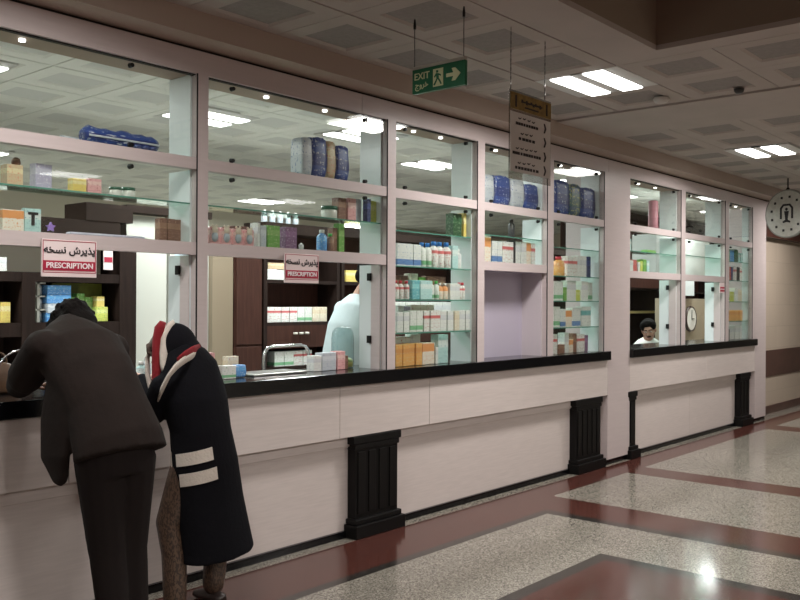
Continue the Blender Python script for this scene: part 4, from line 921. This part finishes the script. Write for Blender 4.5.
# --- man bending over the counter
def man():
    HC = Vector((2.130, 3.745, 1.375)); HF, HU = (-.20, .62, -.80), (0, .80, .60)
    b = MB(); at, M = head(b, HC, HF, HU, 1.02)
    b.cap((2.045, 3.60, 1.33), .05, (2.08, 3.70, 1.35), .05)
    b.loft([(Vector(p), a, c, (1, 0, 0)) for p, a, c in (((2.05, 3.27, .82), .14, .10), ((2.05, 3.28, .95), .15, .11), ((2.04, 3.38, 1.12), .13, .095), ((2.03, 3.52, 1.28), .16, .10), ((2.04, 3.60, 1.36), .10, .07))], None, 18)
    limb(b, [((1.88, 3.55, 1.31), .055), ((1.915, 3.82, 1.128), .038), ((2.02, 4.02, 1.110), .026)]); hand(b, (2.02, 4.02, 1.108), (.9, .5, -.05), (0, 0, 1), 1., -1)
    limb(b, [((2.20, 3.54, 1.29), .055), ((2.31, 3.82, 1.13), .038), ((2.22, 3.98, 1.110), .026)]); hand(b, (2.22, 3.98, 1.108), (-.7, .8, -.05), (0, 0, 1), 1., 1)
    limb(b, [((1.99, 3.28, .86), .085), ((2.02, 3.27, .48), .055), ((2.045, 3.24, .08), .038)]); limb(b, [((2.12, 3.26, .86), .085), ((2.13, 3.29, .48), .055), ((2.15, 3.27, .08), .038)])
    me = remeshed(b, 'person', .0075, 3)
    o = add(me, 'person', [SKIN]); tag(o, 'person in a dark brown suit bending over the counter, seen from behind', 'person')
    face(o, at, M, 1.02)
    h = MB(); f_, r_, u_ = frame_of(HF, HU)
    h.ell(at(0, -.022, .040), .086, .098, .090, None, M); h.ell(at(0, -.060, -.015), .074, .055, .075, None, M); h.ell(at(0, -.070, -.055), .06, .035, .06, None, M); h.ell(at(-.03, .045, .075), .05, .04, .035, None, M); h.ell(at(.03, .045, .078), .05, .04, .035, None, M)
    rnd = random.Random(3)
    for k in range(70):
        a, e = rnd.uniform(0, 6.28), rnd.uniform(-.3, 1.4); v = Vector((math.cos(a)*math.cos(e)*.086, math.sin(a)*math.cos(e)*.096-.02, math.sin(e)*.09+.04))
        if v.y > .06 and v.z < .06: continue
        h.ell(at(v.x, v.y, v.z), .014, .014, .014, None, M, 8, 6)
    add(remeshed(h, 'hair', .008, 1), 'hair', [HAIR], o)
    g = MB()                                            # glasses temples seen beside the head
    for k in (-1, 1): g.tube([at(k*.080, -.03, .0), at(k*.079, .03, .006), at(k*.070, .098, .008)], .0022, STEEL, 6)
    for k in (-1, 1): g.loft([(at(k*.034+.024*math.cos(a), .106, .002+.019*math.sin(a)), .002, .002) for a in [R(q*30) for q in range(13)]], STEEL, 6)
    g.build('eyeglasses', None, o)
    SUIT = mat('dark_brown_suit', (.016, .011, .0095), .9, bump=.9, nscale=7, noise=.15, spec=.15)
    j = MB()
    X = (1, -.15, 0)
    j.loft([(Vector(p), a, c, X) for p, a, c in (((2.05, 3.22, .875), .195, .135), ((2.05, 3.24, .93), .19, .135), ((2.045, 3.32, 1.06), .172, .13), ((2.035, 3.43, 1.20), .182, .135), ((2.03, 3.53, 1.30), .19, .12), ((2.035, 3.60, 1.365), .13, .085), ((2.045, 3.635, 1.40), .075, .06))], None, 26)
    limb(j, [((1.88, 3.54, 1.305), .082), ((1.885, 3.70, 1.18), .078), ((1.915, 3.82, 1.128), .058), ((1.96, 3.93, 1.122), .048), ((2.00, 4.0, 1.115), .040)])
    limb(j, [((2.19, 3.53, 1.285), .080), ((2.28, 3.70, 1.20), .070), ((2.32, 3.82, 1.140), .058), ((2.27, 3.92, 1.122), .047), ((2.235, 3.965, 1.115), .040)])
    for k, xx in ((0, 1.895), (1, 2.2)):                 # hanging front flap
        j.loft([(Vector(p), a, c, (0, 1, .2)) for p, a, c in (((xx, 3.43, 1.16), .10, .035), ((xx-.01, 3.44, 1.0), .12, .030), ((xx-.015, 3.44, .86), .115, .026), ((xx-.005, 3.41, .77), .065, .020), ((xx, 3.40, .75), .025, .012))], None, 14)
    add(remeshed(j, 'suit_jacket', .009, 5), 'suit_jacket', [SUIT], o)
    cl_ = MB(); cl_.loft([(Vector((2.045+.072*math.cos(a), 3.645+.058*math.sin(a)*.6, 1.392+.045*math.sin(a)*.2 - .02*math.sin(a))), .014, .022) for a in [R(q*24) for q in range(16)]], SUIT, 8); cl_.cap((2.05, 3.66, 1.385), .062, (2.10, 3.72, 1.385), .066, SUIT); cl_.build('collar', None, o)
    tr = MB(); TRM = mat('dark_trousers', (.013, .0095, .009), .85, spec=.15, bump=.2, nscale=30)
    tr.loft([(Vector(p), a, c, (1, 0, 0)) for p, a, c in (((2.05, 3.27, 1.0), .15, .11), ((2.05, 3.27, .92), .165, .125), ((2.06, 3.27, .80), .155, .12))], None, 18)
    limb(tr, [((1.99, 3.28, .84), .105), ((2.02, 3.27, .48), .078), ((2.045, 3.24, .09), .060)]); limb(tr, [((2.12, 3.26, .84), .105), ((2.13, 3.29, .48), .078), ((2.15, 3.27, .09), .060)])
    add(remeshed(tr, 'trousers', .009, 4), 'trousers', [TRM], o)
    o.location = (-.045, 0, .012)
    for x, y in ((2.04, 3.24), (2.16, 3.26)):
        s_ = MB(); s_.loft([(Vector((x, y+dy, z)), a, c, (1, 0, 0)) for dy, z, a, c in ((-.09, .035, .02, .02), (-.07, .038, .040, .036), (0, .040, .042, .038), (.10, .032, .048, .030), (.16, .025, .040, .023), (.18, .022, .02, .012))], mat('black_shoe', (.01, .01, .01), .3), 12); s_.build('shoe', None, o).location = (0, 0, -.010)
man()

# --- woman in a black hooded coat
def woman():
    HC = Vector((2.665, 3.655, 1.275)); HF, HU = (-.60, .72, -.35), (-.1, .30, .95)
    b = MB(); at, M = head(b, HC, HF, HU, .92)
    b.cap((2.69, 3.56, 1.15), .045, (2.665, 3.63, 1.21), .045)
    b.loft([(Vector(p), a, c, (1, 0, 0)) for p, a, c in (((2.70, 3.52, .68), .14, .11), ((2.70, 3.52, .80), .14, .11), ((2.70, 3.53, .93), .11, .09), ((2.70, 3.55, 1.08), .13, .095), ((2.69, 3.57, 1.17), .08, .06))], None, 18)
    limb(b, [((2.57, 3.57, 1.11), .045), ((2.54, 3.70, .98), .034), ((2.62, 3.86, 1.08), .024)]); hand(b, (2.62, 3.86, 1.140), (.1, 1, .12), (0, 0, 1), .88, -1)
    limb(b, [((2.83, 3.55, 1.11), .045), ((2.84, 3.72, .98), .034), ((2.78, 3.86, 1.10), .024)]); hand(b, (2.78, 3.86, 1.13), (-.5, 1, .0), (0, 0, 1), .88, 1)
    limb(b, [((2.62, 3.55, .70), .075), ((2.535, 3.60, .44), .045), ((2.50, 3.56, .07), .032)]); limb(b, [((2.78, 3.55, .70), .075), ((2.78, 3.58, .44), .045), ((2.76, 3.60, .07), .032)])
    o = add(remeshed(b, 'person', .0075, 3), 'person', [mat('pale_skin', (.52, .34, .26), .5)]); tag(o, 'person in a long black hooded coat with red and white trim standing at the counter', 'person')
    face(o, at, M, .92)
    h = MB(); h.ell(at(0, .045, .055), .066, .045, .045, None, M)
    for k in range(16): h.ell(at(-.05+k*.0065, .090+.008*math.sin(k*2), .03+.02*math.cos(k*1.7)), .012, .012, .022, None, M, 8, 6)
    add(remeshed(h, 'hair', .007, 1), 'hair', [mat('brown_hair', (.09, .06, .045), .7, bump=.6, nscale=70)], o)
    COAT = mat('black_wool_coat', (.006, .006, .008), .95, bump=.25, nscale=60, spec=.1); RED = mat('red_fleece', (.22, .006, .012), .85, bump=.3, nscale=80); WH = mat('cream_fleece', (.58, .52, .46), .9, bump=.4, nscale=90)
    c = MB(); X = (1, .1, 0)
    c.loft([(Vector(p), a, d, X) for p, a, d in (((2.735, 3.53, .27), .205, .150), ((2.73, 3.53, .34), .20, .150), ((2.72, 3.53, .55), .185, .145), ((2.715, 3.52, .75), .172, .142), ((2.71, 3.52, .90), .158, .132), ((2.712, 3.54, 1.03), .178, .130), ((2.715, 3.56, 1.12), .180, .120), ((2.71, 3.57, 1.19), .165, .105), ((2.69, 3.58, 1.245), .125, .09), ((2.675, 3.60, 1.29), .07, .06))], None, 26)
    limb(c, [((2.565, 3.57, 1.10), .070), ((2.55, 3.66, .985), .062), ((2.60, 3.76, 1.08), .048), ((2.62, 3.82, 1.12), .040)])
    limb(c, [((2.82, 3.55, 1.10), .070), ((2.85, 3.68, .985), .060), ((2.81, 3.78, 1.08), .048), ((2.785, 3.83, 1.125), .040)])
    add(remeshed(c, 'hooded_coat', .009, 5), 'hooded_coat', [COAT], o)
    # hood: black back, white band, red lining at the front edge
    f_, r_, u_ = frame_of(HF, HU); HCc = HC.copy()
    hd = MB(); hd.ell(at(.01, -.024, .022), .102, .112, .112, None, M, 24, 16); hd.ell(at(.02, -.075, -.050), .098, .078, .105, None, M, 20, 12); hd.ell(at(0, -.03, -.10), .088, .08, .09, None, M, 20, 12); hd.cap(at(0, .0, -.14), .075, at(0, -.05, -.17), .085)
    hd.ell(at(0, .005, .015), .088, .070, .104, None, M, 24, 16)
    hm = remeshed(hd, 'hood', .0075, 4)
    add(hm, 'hood', [COAT], o)
    # two cream stripes of the pocket band, laid on the back left of the coat
    from mathutils.bvhtree import BVHTree
    dg = bpy.context.evaluated_depsgraph_get()
    coat_me = [q for q in o.children if q.name.startswith('hooded_coat')][0].data
    bvh = BVHTree.FromPolygons([v.co for v in coat_me.vertices], [p.vertices[:] for p in coat_me.polygons])
    def band(z0, z1, a0, a1, tilt, nm):
        mb = MB(); grid = []; n = 14
        for i in range(n+1):
            a = R(a0+(a1-a0)*i/n); cx, cy = 2.715, 3.52; colv = []
            for z in (z0, z1):
                zz_ = z + tilt*i/n; org = Vector((cx+.6*math.cos(a), cy+.6*math.sin(a), zz_)); d_ = Vector((cx, cy, zz_))-org; hit = bvh.ray_cast(org, d_.normalized())
                p = hit[0] if hit[0] else Vector((cx, cy, zz_)); n_ = (-d_).normalized(); colv.append((p+n_*.005, p-n_*.004))
            grid.append(colv)
        B = mb.bm
        V = [[(B.verts.new(c2[0]), B.verts.new(c2[1])) for c2 in cc] for cc in grid]
        for i in range(n):
            a_, b_ = V[i], V[i+1]
            B.faces.new((a_[0][0], b_[0][0], b_[1][0], a_[1][0])); B.faces.new((a_[0][1], a_[1][1], b_[1][1], b_[0][1])); B.faces.new((a_[1][0], b_[1][0], b_[1][1], a_[1][1])); B.faces.new((a_[0][0], a_[0][1], b_[0][1], b_[0][0]))
        B.faces.new((V[0][0][0], V[0][1][0], V[0][1][1], V[0][0][1])); B.faces.new((V[-1][0][0], V[-1][0][1], V[-1][1][1], V[-1][1][0]))
        mb.build(nm, WH, o)
    band(.735, .795, 184, 250, .035, 'cream_stripe'); band(.640, .700, 188, 254, .035, 'cream_stripe'); band(.66, .80, 150, 166, .0, 'cream_front_trim')
    LEO = pack('patterned_trousers', (.10, .055, .03), (.035, .018, .012), (.10, .055, .03), dens=.5)
    mp_ = [n for n in LEO.node_tree.nodes if n.type == 'MAPPING'][0]; mp_.inputs['Scale'].default_value = (30, 20, 30)
    tr = MB(); limb(tr, [((2.62, 3.55, .68), .09), ((2.525, 3.60, .45), .066), ((2.515, 3.57, .10), .056)]); limb(tr, [((2.78, 3.55, .68), .09), ((2.785, 3.58, .45), .066), ((2.765, 3.60, .10), .056)])
    add(remeshed(tr, 'patterned_trousers', .008, 3), 'patterned_trousers', [LEO], o)
    for x, y in ((2.51, 3.56), (2.765, 3.60)):
        q = MB(); q.loft([(Vector((x, y+dy, z)), a, c_, (1, 0, 0)) for dy, z, a, c_ in ((-.08, .03, .02, .02), (-.06, .034, .036, .032), (0, .036, .038, .034), (.08, .03, .042, .028), (.13, .024, .034, .02), (.15, .02, .015, .01))], mat('dark_shoe', (.03, .02, .018), .4), 12); q.build('shoe', None, o)
    for q in [o]+list(o.children):                        # she leans towards the left
        for v in q.data.vertices: v.co.x -= .125*min(1, max(0, (v.co.z-.30)/.85))
    def ribbon(nm, m_, pts, rad, thick=.02):
        q = MB(); n = len(pts); q.loft([(Vector(p), rad*(.55 if k in (0, n-1) else 1), thick, (.65, -.76, 0)) for k, p in enumerate(pts)], m_, 12); q.build(nm, None, o)
    ribbon('red_hood_lining', RED, [(2.481, 3.630, 1.417), (2.471, 3.640, 1.388), (2.463, 3.645, 1.330), (2.461, 3.645, 1.244), (2.458, 3.640, 1.148), (2.459, 3.640, 1.081), (2.462, 3.640, 1.047)], .026, .035)
    ribbon('white_hood_band', WH, [(2.548, 3.640, 1.402), (2.506, 3.630, 1.380), (2.486, 3.625, 1.335), (2.476, 3.615, 1.273), (2.466, 3.595, 1.212), (2.462, 3.585, 1.170)], .021, .03)
    ribbon('white_scarf_edge', WH, [(2.482, 3.740, 1.278), (2.468, 3.740, 1.239), (2.462, 3.730, 1.162), (2.466, 3.710, 1.095), (2.475, 3.680, 1.053)], .011)
    ribbon('white_piping', WH, [(2.619, 3.530, 1.270), (2.549, 3.490, 1.262), (2.482, 3.462, 1.243), (2.431, 3.452, 1.214), (2.403, 3.470, 1.171), (2.395, 3.505, 1.113), (2.408, 3.555, 1.058)], .010, .021)
    ribbon('red_piping', RED, [(2.625, 3.532, 1.282), (2.558, 3.492, 1.276), (2.492, 3.464, 1.258), (2.442, 3.455, 1.230)], .006, .03)
woman()

# --- pharmacist in a white coat behind the second window
COATW = mat('white_lab_coat', (.40, .47, .485), .8, bump=.25, nscale=14)
def pharmacist():
    HC = Vector((5.33, 4.98, 1.74)); HF, HU = (.75, -.45, -.35), (.2, 0, 1)
    b = MB(); at, M = head(b, HC, HF, HU, 1.0)
    b.cap((5.22, 5.0, 1.55), .055, (5.31, 4.99, 1.66), .055)
    b.loft([(Vector(p), a, c, (0, 1, 0)) for p, a, c in (((5.05, 5.02, .90), .16, .11), ((5.07, 5.02, 1.1), .14, .10), ((5.13, 5.0, 1.3), .17, .11), ((5.2, 5.0, 1.5), .13, .09))], None, 18)
    limb(b, [((5.22, 4.82, 1.46), .05), ((5.20, 4.72, 1.20), .038), ((5.34, 4.62, 1.03), .026)]); hand(b, (5.34, 4.62, 1.03), (.9, -.3, -.3), (0, 0, 1), 1., 1)
    limb(b, [((5.22, 5.18, 1.46), .05), ((5.33, 5.22, 1.20), .038), ((5.5, 5.12, 1.10), .026)]); hand(b, (5.5, 5.12, 1.10), (.9, -.3, -.3), (0, 0, 1), 1., -1)
    for y in (4.93, 5.11): limb(b, [((5.05, y, .90), .085), ((5.05, y, .48), .055), ((5.02, y, .08), .038)])
    o = add(remeshed(b, 'person', .009, 3), 'person', [SKIN]); tag(o, 'person in a white lab coat stooping behind the second window', 'person'); face(o, at, M)
    h = MB(); h.ell(at(0, -.022, .040), .084, .096, .086, None, M); h.ell(at(0, -.055, -.02), .072, .055, .07, None, M); add(remeshed(h, 'hair', .009, 1), 'hair', [HAIR], o)
    c = MB(); c.loft([(Vector(p), a, d, (0, 1, 0)) for p, a, d in (((5.03, 5.02, .55), .22, .17), ((5.04, 5.02, .9), .20, .155), ((5.07, 5.02, 1.1), .185, .145), ((5.12, 5.01, 1.3), .20, .14), ((5.19, 5.0, 1.46), .19, .12), ((5.235, 5.0, 1.555), .09, .075))], None, 24)
    limb(c, [((5.22, 4.83, 1.45), .078), ((5.20, 4.72, 1.20), .064), ((5.32, 4.64, 1.05), .046)]); limb(c, [((5.22, 5.17, 1.45), .078), ((5.33, 5.22, 1.20), .062), ((5.47, 5.13, 1.11), .046)])
    add(remeshed(c, 'lab_coat', .010, 5), 'lab_coat', [COATW], o)
    tr = MB()
    for y in (4.94, 5.10): limb(tr, [((5.05, y, .85), .10), ((5.05, y, .48), .078), ((5.03, y, .09), .062)])
    add(remeshed(tr, 'trousers', .010, 3), 'trousers', [mat('grey_trousers', (.05, .05, .055), .8)], o); o.location = (.07, 0, 0)
    for y in (4.94, 5.10):
        q = MB(); q.loft([(Vector((5.03+dy, y, z)), a, c_, (0, 1, 0)) for dy, z, a, c_ in ((-.08, .03, .02, .02), (-.06, .034, .038, .032), (.02, .036, .04, .034), (.12, .03, .044, .028), (.18, .02, .02, .012))], mat('black_shoe', (.01, .01, .01), .3), 12); q.build('shoe', None, o)
pharmacist()
# --- seated pharmacist whose face looks over the right counter
def clerk():
    HC = Vector((9.62, 4.50, 1.225)); HF, HU = (-.80, -.30, -.28), (-.2, .1, 1)
    b = MB(); at, M = head(b, HC, HF, HU, 1.05)
    b.cap((9.66, 4.53, 1.06), .058, (9.63, 4.51, 1.17), .058)
    b.loft([(Vector(p), a, c, (.5, -.85, 0)) for p, a, c in (((9.74, 4.58, .50), .17, .13), ((9.73, 4.57, .62), .16, .12), ((9.70, 4.55, .85), .17, .11), ((9.68, 4.54, 1.0), .12, .08))], None, 18)
    side = Vector((.5, -.85, 0)).normalized()
    for k in (-1, 1):
        s0 = Vector((9.68, 4.54, .97))+side*.17*k; e0 = s0+Vector((-.05, -.02, -.25)); w0 = e0+Vector((-.22, -.06, .0))
        limb(b, [(s0, .05), (e0, .038), (w0, .026)]); hand(b, w0, (-.9, -.3, 0), (0, 0, 1), 1., k)
        hp = Vector((9.74, 4.58, .52))+side*.09*k; kn = hp+Vector((-.36, -.02, 0)); an = kn+Vector((0, 0, -.42)); limb(b, [(hp, .08), (kn, .055), (an, .038)])
    o = add(remeshed(b, 'person', .009, 3), 'person', [SKIN]); tag(o, 'person in a white shirt sitting behind the right counter facing out', 'person'); face(o, at, M, 1.05); o.location = (.40, .15, -.03)
    mb = MB(); mb.ell(at(0, .098, -.050), .028, .008, .007, HAIR, M); mb.build('moustache', None, o)
    h = MB(); h.ell(at(0, -.022, .045), .088, .098, .088, None, M); h.ell(at(0, -.055, -.02), .076, .055, .07, None, M); h.ell(at(0, .045, .090), .07, .045, .04, None, M); h.ell(at(.05, .0, .05), .045, .07, .06, None, M); h.ell(at(-.05, .0, .05), .045, .07, .06, None, M); add(remeshed(h, 'hair', .009, 1), 'hair', [HAIR], o)
    c = MB(); c.loft([(Vector(p), a, d, (.5, -.85, 0)) for p, a, d in (((9.74, 4.58, .50), .19, .15), ((9.73, 4.57, .65), .185, .145), ((9.70, 4.55, .85), .20, .13), ((9.68, 4.54, 1.01), .20, .11), ((9.665, 4.53, 1.09), .13, .085), ((9.655, 4.525, 1.125), .065, .06))], None, 22)
    for k in (-1, 1):
        s0 = Vector((9.68, 4.54, .97))+side*.17*k; e0 = s0+Vector((-.05, -.02, -.25)); w0 = e0+Vector((-.18, -.05, .0)); limb(c, [(s0, .072), (e0, .056), (w0, .042)])
    add(remeshed(c, 'white_shirt', .010, 4), 'white_shirt', [mat('white_shirt', (.75, .75, .72), .8)], o)
    tr = MB()
    for k in (-1, 1):
        hp = Vector((9.74, 4.58, .52))+side*.09*k; kn = hp+Vector((-.36, -.02, 0)); an = kn+Vector((0, 0, -.42)); limb(tr, [(hp, .095), (kn, .075), (an, .055)])
    add(remeshed(tr, 'trousers', .010, 3), 'trousers', [mat('grey_trousers', (.05, .05, .055), .8)], o)
    t = thing('office_chair', 'low office chair under the seated pharmacist', 'chair', (10.22, 4.76, 0))
    MB().box(-.22, .22, -.22, .22, .33, .375, None, .02).build('seat', mat('grey_fabric', (.06, .06, .07), .8), t); MB().tube([(0, 0, .08), (0, 0, .33)], .025).build('pedestal', STEEL, t)
    for k in range(5):
        a = R(72*k); MB().tube([(0, 0, .09), (.24*math.cos(a), .24*math.sin(a), .04)], .016).build('leg', CLIP, t)
clerk()
